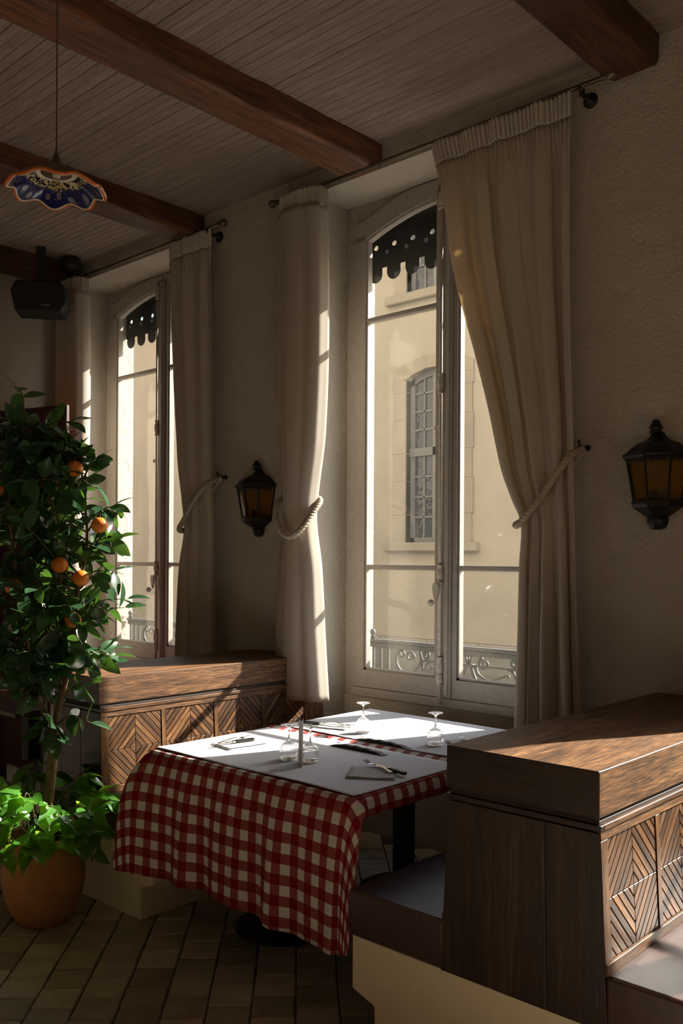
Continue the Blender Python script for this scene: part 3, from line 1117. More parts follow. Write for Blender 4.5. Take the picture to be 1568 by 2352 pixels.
# pale stone course
bx = HX0
blk = MB().box(0.004, 0.816, -0.05, 0.2, 0.645, 0.795).mesh('stone_block', M['grey_stone'], bevel=0.008)
while bx < HX1 - 0.8:
    inst('stone_block', blk, house, (bx, 0, 0))
    bx += 0.82
for lev in range(2):
    b, s_ = OB + lev * DZ, (OS, 6.45)[lev]
    SW = 0.23
    # jamb stones
    for s in (-1, 1):
        z0 = b
        k = 0
        while z0 < s_ - 0.05:
            z1 = min(z0 + (0.46 if k % 2 else 0.38), s_)
            a, c_ = sorted((s * OW, s * (OW + SW - (0.0 if k % 2 else 0.02))))
            MB().box(a, c_, -0.025, 0.26, z0 + 0.001, z1 - 0.001).build('jamb_stone', M['stone'], house, bevel=0.002)
            z0 = z1
            k += 1
    # arch stones
    K = 7
    for k in range(K):
        xa, xb = -OW - SW + (2 * OW + 2 * SW) * k / K, -OW - SW + (2 * OW + 2 * SW) * (k + 1) / K
        ar = lambda q: s_ + 0.13 * (1 - min(1, (q / OW) ** 2))
        tp = lambda q: s_ + 0.14 + 0.16 * (1 - (q / (OW + SW)) ** 2)
        MB().prism([(xa + .001, ar(xa)), (xb - .001, ar(xb)), (xb - .001, tp(xb)), (xa + .001, tp(xa))], lambda a, bb, d: (a, d, bb), -0.025, 0.26).build('arch_stone', M['stone'], house, bevel=0.002)
    MB().box(-OW - SW - 0.1, OW + SW + 0.1, -0.10, 0.27, b - 0.12, b).build('window_sill', M['stone'], house, bevel=0.012)
    win = MB()
    yy0, yy1 = 0.09, 0.13
    win.box(-OW, -OW + 0.07, yy0, yy1, b, s_ + 0.05)
    win.box(OW - 0.07, OW, yy0, yy1, b, s_ + 0.05)
    win.box(-0.045, 0.045, yy0 - 0.02, yy1, b, s_ + 0.14)
    win.box(-OW, OW, yy0, yy1, b, b + 0.07)
    if lev == 0:
        win.box(-OW, OW, yy0 - 0.02, yy1, b + 1.18, b + 1.29)
    K = 10
    for k in range(K):
        xa, xb = -OW + 2 * OW * k / K, -OW + 2 * OW * (k + 1) / K
        ar = lambda q: s_ + 0.13 * (1 - (q / OW) ** 2)
        win.prism([(xa, ar(xa) - 0.09), (xb, ar(xb) - 0.09), (xb, ar(xb)), (xa, ar(xa))], lambda a, bb, d: (a, d, bb), yy0, yy1)
    rows = ((b + 0.07, b + 1.18, 4), (b + 1.29, s_ + 0.07, 4)) if lev == 0 else ((b + 0.07, s_ + 0.07, 3),)
    wo_ = None
    for c0, c1 in ((-OW + 0.07, -0.045), (0.045, OW - 0.07)):
        xm = (c0 + c1) / 2
        win.box(xm - 0.012, xm + 0.012, yy0 + 0.005, yy1, b + 0.07, s_ + 0.08)
        for z0, z1, n in rows:
            for k in range(1, n):
                zc = z0 + (z1 - z0) * k / n
                win.box(c0, c1, yy0 + 0.005, yy1, zc - 0.012, zc + 0.012)
    wo_ = win.build('window_joinery', M['grey_window'], house)
    for c0, c1 in ((-OW + 0.07, -0.045), (0.045, OW - 0.07)):
        xm = (c0 + c1) / 2
        for z0, z1, n in rows:
            for k in range(n):
                za, zb = z0 + (z1 - z0) * k / n, z0 + (z1 - z0) * (k + 1) / n
                for p0, p1 in ((c0, xm), (xm, c1)):
                    w_, h_ = p1 - p0, zb - za
                    o = MB().box(-w_ / 2, w_ / 2, -0.003, 0.003, -h_ / 2, h_ / 2).build('window_pane', M['far_glass'], wo_)
                    o.location = ((p0 + p1) / 2, yy1 - 0.012, (za + zb) / 2)
                    o.rotation_euler = (random.uniform(-0.02, 0.02), 0, random.uniform(-0.03, 0.03))


nb_ = thing('added_low_house', 'added low house across the street seen past the orange tree', 'building', (-20.0, YF, -0.3))  # separate house, added and kept low so more sun lights the street
MB().box(-12, 10.19, -0.02, 5, 0.62, 6.05).build('front_wall', M['facade_low'], nb_)
MB().box(-12, 10.19, -0.05, 5, 0.0, 0.62).build('base_wall', M['grey_stone'], nb_)

# ------------------------------------------------------------------ curtains
def make_curtain(label, lt, rt, Y0, npl, amp, bulge, seed, zt=3.615, tie=None, npleat=20):
    rnd = random.Random(seed)
    zb = min(lt[-1][0], rt[-1][0])
    zb = 0.80
    xo = (lt[0][1] + rt[0][1]) / 2
    root = thing('curtain', label, 'curtain', (xo, Y0, zb), 0, 'beige linen curtains')
    ph = [rnd.uniform(0, 6.28) for _ in range(8)]

    def pt(u, z, head):
        xl, xr = interp(lt, z), interp(rt, z)
        w = xr - xl
        uu = u + 0.02 * math.sin(6.28 * u * 2 + ph[0]) + 0.012 * math.sin(z * 1.3 + u * 9 + ph[1])
        a = 2 * PI * npl * uu
        k = 1.0
        if tie:
            d = abs(z - tie)
            k = 0.45 + 0.55 * min(1, d / 0.55)
        y = amp * k * (math.sin(a + ph[2]) + 0.45 * math.sin(1.7 * a + ph[3] + 0.5 * z) + 0.10 * math.sin(2.9 * a + ph[4]))
        dx = amp * 0.55 * k * math.sin(2 * a + ph[5])
        b = bulge * (math.sin(PI * min(1, max(0, u))) ** 0.7 if 0 < u < 1 else 0)
        if tie:
            b *= 0.8 + 0.5 * math.exp(-((z - tie) / 0.35) ** 2)
        ef = min(1, u * 8, (1 - u) * 8)
        if head:
            a2 = 2 * PI * npleat * u
            y = y * 0.35 + 0.008 * math.sin(a2 + ph[6])
            dx = 0
            b *= 0.8
        return (xl + w * u + dx * ef - xo, y - b, z - zb)

    def sheet(name, z0, z1, nu, nv, head, mat, thick):
        vs_, fs = [], []
        for j in range(nv + 1):
            z = z0 + (z1 - z0) * j / nv
            for i in range(nu + 1):
                hmix = head
                p = pt(i / nu, z, head)
                if not head:
                    # blend into the heading near the top
                    t = max(0.0, min(1.0, (z - (z0 - 0.22)) / 0.22))
                    if t > 0:
                        q = pt(i / nu, z, True)
                        t = t * t * (3 - 2 * t)
                        p = tuple(p[c] * (1 - t) + q[c] * t for c in range(3))
                    # hem sway
                    sw = 0.006 * math.sin(i * 0.35 + ph[7]) * max(0, 1 - (z - zb) / 0.3)
                    p = (p[0], p[1], p[2] + (sw if j == nv else 0))
                vs_.append(p)
        for j in range(nv):
            for i in range(nu):
                a = j * (nu + 1) + i
                fs.append((a, a + 1, a + nu + 2, a + nu + 1))
        o = MB().add(vs_, fs).build(name, mat, root, smooth=True)
        md = o.modifiers.new('thickness', 'SOLIDIFY')
        md.thickness = thick
        md.offset = 0
        return o

    nu = int(npleat * 8)
    sheet('drape', zt - 0.105, zb, nu, 90, False, M['curtain'], 0.003)
    sheet('heading_tape', zt, zt - 0.108, nu, 8, True, M['curtain_head'], 0.008)
    return root


def make_bundle(label, lt, rt, Y0, dep, nf, seed, zt=3.615, tie=1.78):
    """a drawn-back curtain hanging as a thick gathered bundle"""
    rnd = random.Random(seed)
    zb = 0.80
    xo = (lt[0][1] + rt[0][1]) / 2
    root = thing('curtain', label, 'curtain', (xo, Y0, zb), 0, 'beige linen curtains')
    ph = [rnd.uniform(0, 6.28) for _ in range(6)]

    def sheet(name, z0, z1, nv, head, mat):
        n = 180
        vs_, fs = [], []
        for j in range(nv + 1):
            z = z0 + (z1 - z0) * j / nv
            xl, xr = interp(lt, z), interp(rt, z)
            c, hw_ = (xl + xr) / 2, (xr - xl) / 2
            k = 0.35 + 0.65 * min(1, abs(z - tie) / 0.5)
            d = dep * (0.75 + 0.25 * k) * (0.75 if head else 1)
            for i in range(n):
                a = 2 * PI * i / n
                g = 1 + k * (0.10 * math.sin(nf * a + ph[0] + 0.4 * math.sin(z * 1.7 + ph[1])) + 0.06 * math.sin((nf * 1.0 + 4) * a + ph[2]))
                if head:
                    g = 1 + 0.09 * math.sin(26 * a) + 0.05 * math.sin(9 * a + ph[3])
                ca_, sa_ = math.cos(a), math.sin(a)
                if ca_ > 0 and not head:
                    g = 1 + (g - 1) * (1 - 0.8 * min(1, ca_ * 1.6))
                ex = math.copysign(abs(ca_) ** 0.60, ca_)
                ey_ = math.copysign(abs(sa_) ** 0.80, sa_)
                vs_.append((c + hw_ * ex * (1 + (g - 1) * 0.5) - xo, -d * ey_ * g, z - zb))
        for j in range(nv):
            for i in range(n):
                i2 = (i + 1) % n
                fs.append((j * n + i, j * n + i2, (j + 1) * n + i2, (j + 1) * n + i))
        o = MB().add(vs_, fs).build(name, mat, root, smooth=True)
        md = o.modifiers.new('thickness', 'SOLIDIFY')
        md.thickness = 0.003
        return o
    sheet('drape', zt - 0.10, zb, 80, False, M['curtain'])
    sheet('heading_tape', zt, zt - 0.11, 8, True, M['curtain_head'])
    return root


w1R_l = [(3.615, -2.695), (3.323, -2.62), (3.038, -2.574), (2.816, -2.514), (2.575, -2.437), (2.278, -2.35), (1.99, -2.277), (1.847, -2.218), (1.747, -2.172), (1.55, -2.18), (1.254, -2.187), (0.80, -2.202)]
w1R_r = [(3.615, -1.934), (2.685, -1.924), (2.117, -1.908), (1.741, -1.902), (1.272, -1.882), (0.80, -1.860)]
w1L_l = [(3.615, -3.739), (2.525, -3.723), (1.806, -3.689), (1.287, -3.72), (0.76, -3.741)]
w1L_r = [(3.615, -3.423), (2.796, -3.41), (2.252, -3.435), (1.825, -3.495), (1.537, -3.453), (1.181, -3.427), (0.78, -3.391)]
w2R_l = [(3.615, -4.826), (2.939, -4.806), (2.227, -4.744), (1.944, -4.686), (1.762, -4.657), (1.525, -4.714), (1.243, -4.744), (0.80, -4.765)]
w2R_r = [(3.615, -4.381), (2.871, -4.362), (2.091, -4.347), (1.529, -4.329), (0.80, -4.290)]
w2L_l = [(3.615, -6.13), (2.5, -6.14), (1.8, -6.13), (1.3, -6.15), (0.76, -6.18)]
w2L_r = [(3.615, -5.825), (2.796, -5.81), (2.3, -5.83), (1.825, -5.93), (1.5, -5.90), (0.78, -5.84)]
make_curtain('wide beige linen curtain drawn aside and tied at the nearer window', w1R_l, w1R_r, 3.555, 4.4, 0.024, 0.02, 3, tie=1.78, npleat=34)
make_bundle('narrow beige curtain with a sunlit edge beside the table', w1L_l, w1L_r, 3.553, 0.088, 6, 5)
make_curtain('shaded beige curtain between the orange tree and a wall lantern', w2R_l, w2R_r, 3.555, 3.4, 0.020, 0.02, 8, tie=1.8, npleat=22)
make_bundle('narrow beige curtain under the black loudspeaker', w2L_l, w2L_r, 3.553, 0.085, 6, 9)
w3L_l = [(z, q + 2.55) for z, q in w1L_l]
w3L_r = [(z, q + 2.55) for z, q in w1L_r]
make_bundle('narrow beige curtain at the window past the lantern, outside the frame', w3L_l, w3L_r, 3.553, 0.088, 6, 6)


def make_rod(x0, x1, label):
    root = thing('curtain_rod', label, 'curtain rod', ((x0 + x1) / 2, YW, 3.63), 0, 'bronze curtain rods')
    h = (x1 - x0) / 2
    MB().tube([(-h, -0.085, 0), (h, -0.085, 0)], 0.010, 12).build('rod', M['rod'], root, smooth=True)
    for s in (-1, 1):
        prof = [(0.010, 0), (0.014, 0.004), (0.014, 0.012), (0.009, 0.016), (0.016, 0.026), (0.023, 0.040), (0.023, 0.052), (0.015, 0.066), (0.004, 0.072)]
        mt = Matrix.Rotation(s * PI / 2, 4, 'Y')
        MB().lathe(prof, 16, (s * h, -0.085, 0), mt).build('finial', M['rod'], root, smooth=True)
        xb = s * (h - 0.09)
        MB().lathe([(0.034, 0), (0.034, 0.006), (0.026, 0.012), (0.012, 0.016), (0.010, 0.075), (0.010, 0.085)], 18, (xb, 0, -0.035), Matrix.Rotation(PI / 2, 4, 'X')).build('bracket', M['lantern'], root, smooth=True)
        ring = [(xb, -0.085 + 0.018 * math.cos(a), -0.014 + 0.020 * math.sin(a)) for a in [PI * (0.9 + 1.2 * k / 12) for k in range(13)]]
        MB().tube(ring, 0.006, 8).build('rod_holder', M['lantern'], root, smooth=True)
    return root


make_rod(-3.80, -1.80, 'bronze curtain rod with ball ends above the nearer window')
make_rod(-6.25, -4.33, 'bronze curtain rod above the window behind the orange tree')


def rope_path(pts, n=14):
    return spline(pts, n)


def make_tieback(label, pts, hook, r=0.0155):
    root = thing('curtain_tieback', label, 'tieback', hook, 0, 'twisted cord tiebacks')
    hk = Vector(hook)
    path = rope_path([Vector(p) - hk for p in pts], 22)
    # even spacing
    tw = 0.0
    acc = [0.0]
    for a, b in zip(path, path[1:]):
        acc.append(acc[-1] + (b - a).length)
    sect = lambda a, i: 1.0 + 0.30 * abs(math.cos(1.5 * (a - acc[i] / 0.062 * 2 * PI))) - 0.15
    MB().tube(path, r, 24, True, sect).build('twisted_cord', M['rope'], root, smooth=True)
    # wall hook
    MB().tube([(0, YW - hk.y, 0.0), (0, -0.01, 0.0), (0, -0.03, 0.008), (0, -0.032, 0.03)], 0.005, 8).build('hook', M['lantern'], root, smooth=True)
    MB().lathe([(0.014, 0), (0.014, 0.005), (0.006, 0.008)], 14, (0, YW - hk.y, 0), Matrix.Rotation(PI / 2, 4, 'X')).build('hook_plate', M['lantern'], root, smooth=True)
    return root


make_tieback('twisted cord tieback looped up to its hook on the wide curtain',
             [(-1.895, 3.60, 2.065), (-1.915, 3.535, 2.03), (-1.95, 3.505, 1.97), (-2.04, 3.485, 1.84), (-2.125, 3.492, 1.755), (-2.175, 3.52, 1.735), (-2.19, 3.57, 1.745), (-2.14, 3.615, 1.80), (-1.95, 3.62, 2.0), (-1.895, 3.61, 2.06)],
             (-1.895, 3.60, 2.07))
make_tieback('twisted cord tieback hanging round the sunlit narrow curtain',
             [(-3.72, 3.63, 1.95), (-3.722, 3.56, 1.93), (-3.705, 3.485, 1.88), (-3.67, 3.445, 1.80), (-3.61, 3.430, 1.725), (-3.545, 3.432, 1.698), (-3.49, 3.455, 1.735), (-3.468, 3.52, 1.82), (-3.485, 3.605, 1.90), (-3.58, 3.638, 1.92), (-3.69, 3.640, 1.93)],
             (-3.70, 3.63, 1.935))
make_tieback('twisted cord tieback on the shaded curtain next to a wall lantern',
             [(-4.345, 3.61, 2.075), (-4.38, 3.535, 2.03), (-4.46, 3.50, 1.945), (-4.56, 3.485, 1.81), (-4.62, 3.50, 1.765), (-4.655, 3.54, 1.75), (-4.66, 3.59, 1.765), (-4.60, 3.62, 1.83), (-4.40, 3.622, 2.04), (-4.345, 3.615, 2.07)],
             (-4.345, 3.61, 2.08))


# ------------------------------------------------------------------ wall lanterns
def make_lantern(label, loc):
    root = thing('wall_lantern', label, 'lantern', loc, 0, 'wall lanterns')
    ANG = [math.radians(a) for a in (-90, -45, 0, 45, 90)]

    def ring(r, z):
        return [(r * math.sin(a), -r * math.cos(a) - 0.004, z) for a in ANG]

    def loft(prof):
        m = MB()
        vs_ = []
        for r, z in prof:
            vs_ += ring(r, z)
        fs = []
        for i in range(len(prof) - 1):
            for k in range(4):
                fs.append((i * 5 + k, i * 5 + k + 1, i * 5 + 6 + k, i * 5 + 5 + k))
            fs.append((i * 5 + 4, i * 5, i * 5 + 5, i * 5 + 9))
        fs.append((4, 3, 2, 1, 0))
        e = (len(prof) - 1) * 5
        fs.append((e, e + 1, e + 2, e + 3, e + 4))
        m.add(vs_, fs)
        return m

    loft([(0.012, 0.0), (0.034, 0.006), (0.044, 0.024), (0.048, 0.045), (0.042, 0.052), (0.058, 0.060), (0.085, 0.078), (0.106, 0.092), (0.112, 0.105), (0.112, 0.120), (0.103, 0.124)]).build('base', M['lantern'], root, bevel=0.002)
    loft([(0.140, 0.292), (0.150, 0.300), (0.152, 0.308), (0.138, 0.315), (0.118, 0.335), (0.088, 0.357), (0.052, 0.372), (0.034, 0.388), (0.026, 0.404)]).build('roof', M['lantern'], root, bevel=0.002)
    MB().lathe([(0.024, 0.400), (0.027, 0.406), (0.019, 0.412), (0.027, 0.418), (0.028, 0.424), (0.018, 0.440), (0.014, 0.452), (0.004, 0.457)], 14, (0, -0.029, 0)).build('finial', M['lantern'], root, smooth=True)
    # toothed band under the eaves
    tb = MB()
    r0 = ring(0.134, 0.292)
    for k in range(4):
        a, b = Vector(r0[k]), Vector(r0[k + 1])
        for q in range(6):
            p0, p1 = a.lerp(b, q / 6 + 0.02), a.lerp(b, (q + 1) / 6 - 0.02)
            mid = (p0 + p1) / 2 - Vector((0, 0, 0.012))
            tb.add([p0, p1, mid, p0 * 0.97, p1 * 0.97, mid * 0.97], [(0, 1, 2), (5, 4, 3), (0, 2, 5, 3), (1, 4, 5, 2), (0, 3, 4, 1)])
    tb.build('toothed_band', M['lantern'], root)
    rb, rt_ = ring(0.102, 0.118), ring(0.133, 0.295)
    for k in range(5):
        MB().tube([rb[k], rt_[k]], 0.0058, 6).build('corner_post', M['lantern'], root)
    for k in range(4):
        for t, z in ((0.985, 0),):
            vs_ = [Vector(rb[k]).lerp(Vector((0, -0.05, rb[k][2])), .03), Vector(rb[k + 1]).lerp(Vector((0, -0.05, rb[k][2])), .03), Vector(rt_[k + 1]).lerp(Vector((0, -0.05, rt_[k][2])), .03), Vector(rt_[k]).lerp(Vector((0, -0.05, rt_[k][2])), .03)]
            nrm = (vs_[1] - vs_[0]).cross(vs_[3] - vs_[0]).normalized() * 0.0015
            MB().hexa([v - nrm for v in vs_] + [v + nrm for v in vs_]).build('pane', M['amber'], root)
    MB().box(-0.10, 0.10, -0.006, 0.0, 0.10, 0.31).build('backplate', M['back_brass'], root, bevel=0.002)
    sk = MB().lathe([(0.02, 0.12), (0.02, 0.145), (0.017, 0.16)], 14, (0, -0.045, 0)).build('socket', M['lantern'], root, smooth=True)
    MB().lathe([(0.012, 0.158), (0.018, 0.17), (0.028, 0.195), (0.029, 0.212), (0.022, 0.23), (0.008, 0.238)], 16, (0, -0.045, 0)).build('bulb', M['bulb'], root, smooth=True)
    MB().tube([(0.005, -0.045, 0.165), (0.011, -0.045, 0.20), (-0.008, -0.052, 0.212), (-0.010, -0.042, 0.195), (-0.004, -0.045, 0.165)], 0.0013, 6).build('filament', M['filament'], root)
    return root


l1 = make_lantern('dark bronze wall lantern with amber panes between two curtains', (-4.03, YW, 1.705))
l2 = copy_tree(l1)
l2.location = (-1.575, YW, 1.705)
l2['label'] = 'dark bronze wall lantern with amber panes above the dark bench'

# ------------------------------------------------------------------ pendant lamp
PL = (-3.02, 1.722, 2.925)
pend = thing('pendant_lamp', 'hanging lamp with a frilled painted ceramic shade, blue inside, orange rim', 'lamp', PL)
NS, NR = 96, 26


def shade_pt(t, th, off):
    r = 0.018 + 0.147 * (t ** 0.85)
    z = 0.068 * (1 - t ** 1.7)
    A = 0.0095 * max(0, (t - 0.35) / 0.65) ** 1.4
    z += A * math.cos(8 * th + 0.5)
    r *= 1 + 0.045 * max(0, (t - 0.4) / 0.6) ** 2 * math.cos(8 * th + 0.5 + PI)
    return ((r + off * 0.3) * math.cos(th), (r + off * 0.3) * math.sin(th), z + off)


def shade_sheet(o1, name, mat):
    vs_, fs = [], []
    for j in range(NR + 1):
        for i in range(NS):
            vs_.append(shade_pt(j / NR, 2 * PI * i / NS, o1))
    for j in range(NR):
        for i in range(NS):
            i2 = (i + 1) % NS
            fs.append((j * NS + i, j * NS + i2, (j + 1) * NS + i2, (j + 1) * NS + i))
    return MB().add(vs_, fs).build(name, mat, pend, smooth=True)


shade_sheet(0.0, 'shade_inside', M['maiolica'])
shade_sheet(0.005, 'shade_outside', M['brown_ceramic'])
loop = [shade_pt(1.0, 2 * PI * i / NS, 0.002) for i in range(NS)] + [shade_pt(1.0, 0, 0.002), shade_pt(1.0, 2 * PI / NS, 0.002)]
MB().tube([(p[0] * 1.012, p[1] * 1.012, p[2] + 0.002) for p in loop], 0.0072, 8, False).build('rim', M['orange_glaze'], pend, smooth=True)
MB().tube([(p[0] * 0.975, p[1] * 0.975, p[2] - 0.001) for p in loop], 0.0030, 6, False).build('rim_line', M['white_glaze'], pend, smooth=True)
MB().lathe([(0.056, 0.060), (0.052, 0.070), (0.040, 0.082), (0.024, 0.092), (0.014, 0.096), (0.017, 0.104), (0.012, 0.122), (0.006, 0.138), (0.003, 0.160)], 20).build('cap', M['brown_ceramic'], pend, smooth=True)
for k in range(12):
    a = 2 * PI * k / 12
    mt = Matrix.Rotation(a, 4, 'Z')
    MB().add([mt @ Vector(p) for p in ((0.030, -0.004, 0.092), (0.030, 0.004, 0.092), (0.047, 0.010, 0.079), (0.058, 0, 0.066), (0.047, -0.010, 0.079))], [(0, 1, 2, 3, 4)]).build('cap_petal', M['petal'], pend)
MB().tube([(0, 0, 0.15), (0, 0, ZC - PL[2] + 0.004)], 0.0028, 8).build('flex', M['cord'], pend)
MB().lathe([(0.014, 0.045), (0.014, 0.072)], 14).build('lamp_holder', M['white_glaze'], pend, smooth=True)
MB().lathe([(0.010, 0.048), (0.012, 0.040), (0.021, 0.018), (0.023, 0.004), (0.016, -0.010), (0.004, -0.015)], 18).build('bulb', M['bulb'], pend, smooth=True)
for s in (-1, 1):
    MB().tube([(s * 0.006, 0, 0.05), (s * 0.009, 0.002, 0.01), (s * 0.003, 0, -0.004)], 0.0012, 6).build('filament', M['filament'], pend)


# ------------------------------------------------------------------ double-sided benches
def clip_poly(poly, nx, ny, c):
    out = []
    for i in range(len(poly)):
        a, b = poly[i], poly[(i + 1) % len(poly)]
        da, db = nx * a[0] + ny * a[1] - c, nx * b[0] + ny * b[1] - c
        if da <= 0:
            out.append(a)
        if (da < 0 < db) or (db < 0 < da):
            t = da / (da - db)
            out.append((a[0] + (b[0] - a[0]) * t, a[1] + (b[1] - a[1]) * t))
    return out


CW, CH = 0.148, 0.158
NSL = 9
slat_meshes = {}
for sgn in (1, -1):
    ang = math.radians(46.5)
    dx, dy = math.cos(ang), sgn * math.sin(ang)
    nx, ny = -dy, dx
    cs = [nx * a + ny * b for a in (-CW / 2, CW / 2) for b in (-CH / 2, CH / 2)]
    c0, c1 = min(cs), max(cs)
    ls = []
    for k in range(NSL):
        lo = c0 + (c1 - c0) * k / NSL + 0.0014
        hi = c0 + (c1 - c0) * (k + 1) / NSL - 0.0014
        rect = [(-CW / 2 + .001, -CH / 2 + .001), (CW / 2 - .001, -CH / 2 + .001), (CW / 2 - .001, CH / 2 - .001), (-CW / 2 + .001, CH / 2 - .001)]
        pl = clip_poly(clip_poly(rect, nx, ny, hi), -nx, -ny, -lo)
        if len(pl) < 3:
            continue
        mx_, my_ = sum(p[0] for p in pl) / len(pl), sum(p[1] for p in pl) / len(pl)
        m = MB().prism(pl, lambda a, b, d: (a - mx_, b - my_, d), 0.0, 0.008)
        ls.append((m.mesh('chevron_slat', M['oak_pos'] if sgn > 0 else M['oak_neg'], bevel=0.0012), mx_, my_))
    slat_meshes[sgn] = ls

BL = 1.46


def hwid(z):
    return 0.240 + (0.89 - z) * 0.049


def make_bench(label, loc):
    root = thing('double_bench', label, 'bench', loc, 0, 'double-sided oak benches')
    # masonry plinth with a recessed kick
    pr = [(-0.54, 0.0), (0.54, 0.0), (0.54, 0.145), (0.635, 0.175), (0.635, 0.355), (-0.635, 0.355), (-0.635, 0.175), (-0.54, 0.145)]
    MB().prism(pr, lambda a, b, d: (a, d, b), 0.012, BL).build('plinth', M['plinth'], root, bevel=0.006)
    for s in (-1, 1):
        a, b = sorted((s * 0.258, s * 0.642))
        cu = MB().box(a, b, 0.0, BL - 0.01, 0.355, 0.503).build('seat_cushion', M['leather'], root, bevel=0.012, seg=3)
        auto_smooth(cu, 50)
        e = s * 0.634
        st = [(s * 0.276, 0.004, 0.4985), (e, 0.004, 0.4985), (e, BL - 0.02, 0.4985)]
        MB().tube(st, 0.0028, 6).build('cushion_seam', M['thread'], cu)
    core = MB()
    core.prism([(-hwid(.355) + .012, 0.355), (hwid(.355) - .012, 0.355), (hwid(.89) - .012, 0.89), (-hwid(.89) + .012, 0.89)], lambda a, b, d: (a, d, b), 0.02, BL)
    core.build('back_core', M['dark_back'], root)
    # end boards
    nb = 3
    for k in range(nb):
        f0, f1 = -1 + 2 * k / nb, -1 + 2 * (k + 1) / nb
        g = 0.0008
        zb, zt = 0.356, 0.868
        pl = [(f0 * hwid(zb) + g, zb), (f1 * hwid(zb) - g, zb), (f1 * hwid(zt) - g, zt), (f0 * hwid(zt) + g, zt)]
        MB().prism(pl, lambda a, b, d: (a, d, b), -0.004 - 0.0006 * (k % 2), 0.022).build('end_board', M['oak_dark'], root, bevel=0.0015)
    MB().box(-0.232, 0.232, 0.004, BL, 0.862, 0.910).build('neck', M['dark_back'], root)
    cap = MB().box(-0.243, 0.243, -0.008, BL, 0.908, 1.030).build('cap', M['oak_y'], root, bevel=0.0018)
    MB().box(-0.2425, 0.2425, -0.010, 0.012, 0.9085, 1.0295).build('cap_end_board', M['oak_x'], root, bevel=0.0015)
    MB().box(-0.247, 0.247, 0.014, BL, 0.872, 0.888).build('moulding', M['oak_y'], root, bevel=0.0015)
    MB().box(-0.2468, 0.2468, -0.006, 0.014, 0.8722, 0.8878).build('moulding_end', M['oak_x'], root, bevel=0.0012)  # dark end cover: shade of the recess put into its colour
    MB().box(-0.238, 0.238, 0.002, BL, 0.888, 0.898).build('moulding_fillet', M['dark_back'], root, bevel=0.001)
    for s in (-1, 1):
        # frame: frieze, bottom rail, stiles
        def P(y, z, d):
            return (s * (hwid(z) - 0.012 + d), y, z)

        def board(name, y0, y1, z0, z1, d0, d1, mat):
            pts = [P(y0, z0, d0), P(y1, z0, d0), P(y1, z1, d0), P(y0, z1, d0), P(y0, z0, d1), P(y1, z0, d1), P(y1, z1, d1), P(y0, z1, d1)]
            return MB().hexa(pts).build(name, mat, root, bevel=0.0015)
        board('frieze_rail', 0.0, BL, 0.846, 0.872, 0, 0.014, M['oak_y'])
        board('bottom_rail', 0.0, BL, 0.500, 0.530, 0, 0.018, M['oak_y'])
        board('stile', 0.0, 0.040, 0.530, 0.846, 0, 0.013, M['oak_z'])
        y = 0.040
        slope = math.atan(0.049)
        for u in range(4):
            for r in (0, 1):
                zc = 0.530 + CH * (0.5 + (1 - r))
                for c in (0, 1):
                    yc = y + CW * (0.5 + c)
                    sg = 1 if (r == 0) == (c == 0) else -1
                    U = Vector((0, s, 0))
                    V = Vector((-s * math.sin(slope), 0, math.cos(slope)))
                    W = U.cross(V)
                    # seen from outside, +Y runs to the right on the +X side and to the left on the other side
                    sg2 = sg if s > 0 else -sg
                    for me, mx_, my_ in slat_meshes[sg2]:
                        p = Vector((s * (hwid(zc) - 0.010), yc, zc)) + U * mx_ + V * my_
                        mt = Matrix(((U.x, V.x, W.x, p.x), (U.y, V.y, W.y, p.y), (U.z, V.z, W.z, p.z), (0, 0, 0, 1)))
                        inst('chevron_slat', me, root, mat=mt)
            y += 2 * CW
            if u < 3:
                board('stile', y + 0.001, y + 0.027, 0.530, 0.846, 0, 0.013, M['oak_z'])
                y += 0.028
        board('stile', y, BL, 0.530, 0.846, 0, 0.013, M['oak_z'])
    return root


b1 = make_bench('dark oak double bench in the foreground, its cap partly sunlit', (-1.335, 2.185, 0))
b2 = copy_tree(b1)
b2.location = (-3.83, 2.280, 0)
b2['label'] = 'oak double bench with a sunlit chevron back behind the table'


# ------------------------------------------------------------------ tables, cloths, paper
def make_table(label, x0, x1, y0, y1, base, group='pedestal tables', mat=None):
    xc, yc = base
    root = thing('pedestal_table', label, 'table', (xc, yc, 0), 0, group)
    MB().box(x0 - xc + .006, x1 - xc - .006, y0 - yc + .006, y1 - yc - .006, 0.722, 0.750).build('table_top', mat or M['dark_table'], root, bevel=0.003)
    MB().lathe([(0.215, 0.0), (0.215, 0.008), (0.205, 0.014), (0.12, 0.026), (0.05, 0.040), (0.042, 0.05)], 40).build('base_plate', M['black'], root, smooth=True)
    MB().box(-0.04, 0.04, -0.04, 0.04, 0.03, 0.69).build('column', M['black'], root, bevel=0.006)
    MB().box(-0.25, 0.25, -0.03, 0.03, 0.69, 0.722).build('cross_bracket', M['black'], root, bevel=0.004)
    return root


TX0, TX1 = -3.225, -2.065
TY0, TYM, TY1 = 2.300, 3.008, 3.735
make_table('pedestal table with round black foot nearest the camera', TX0, TX1, TY0, TYM - .004, (-2.80, 2.695))
make_table('pedestal table pushed up under the window', TX0, TX1, TYM + .004, TY1, (-2.70, 3.38))


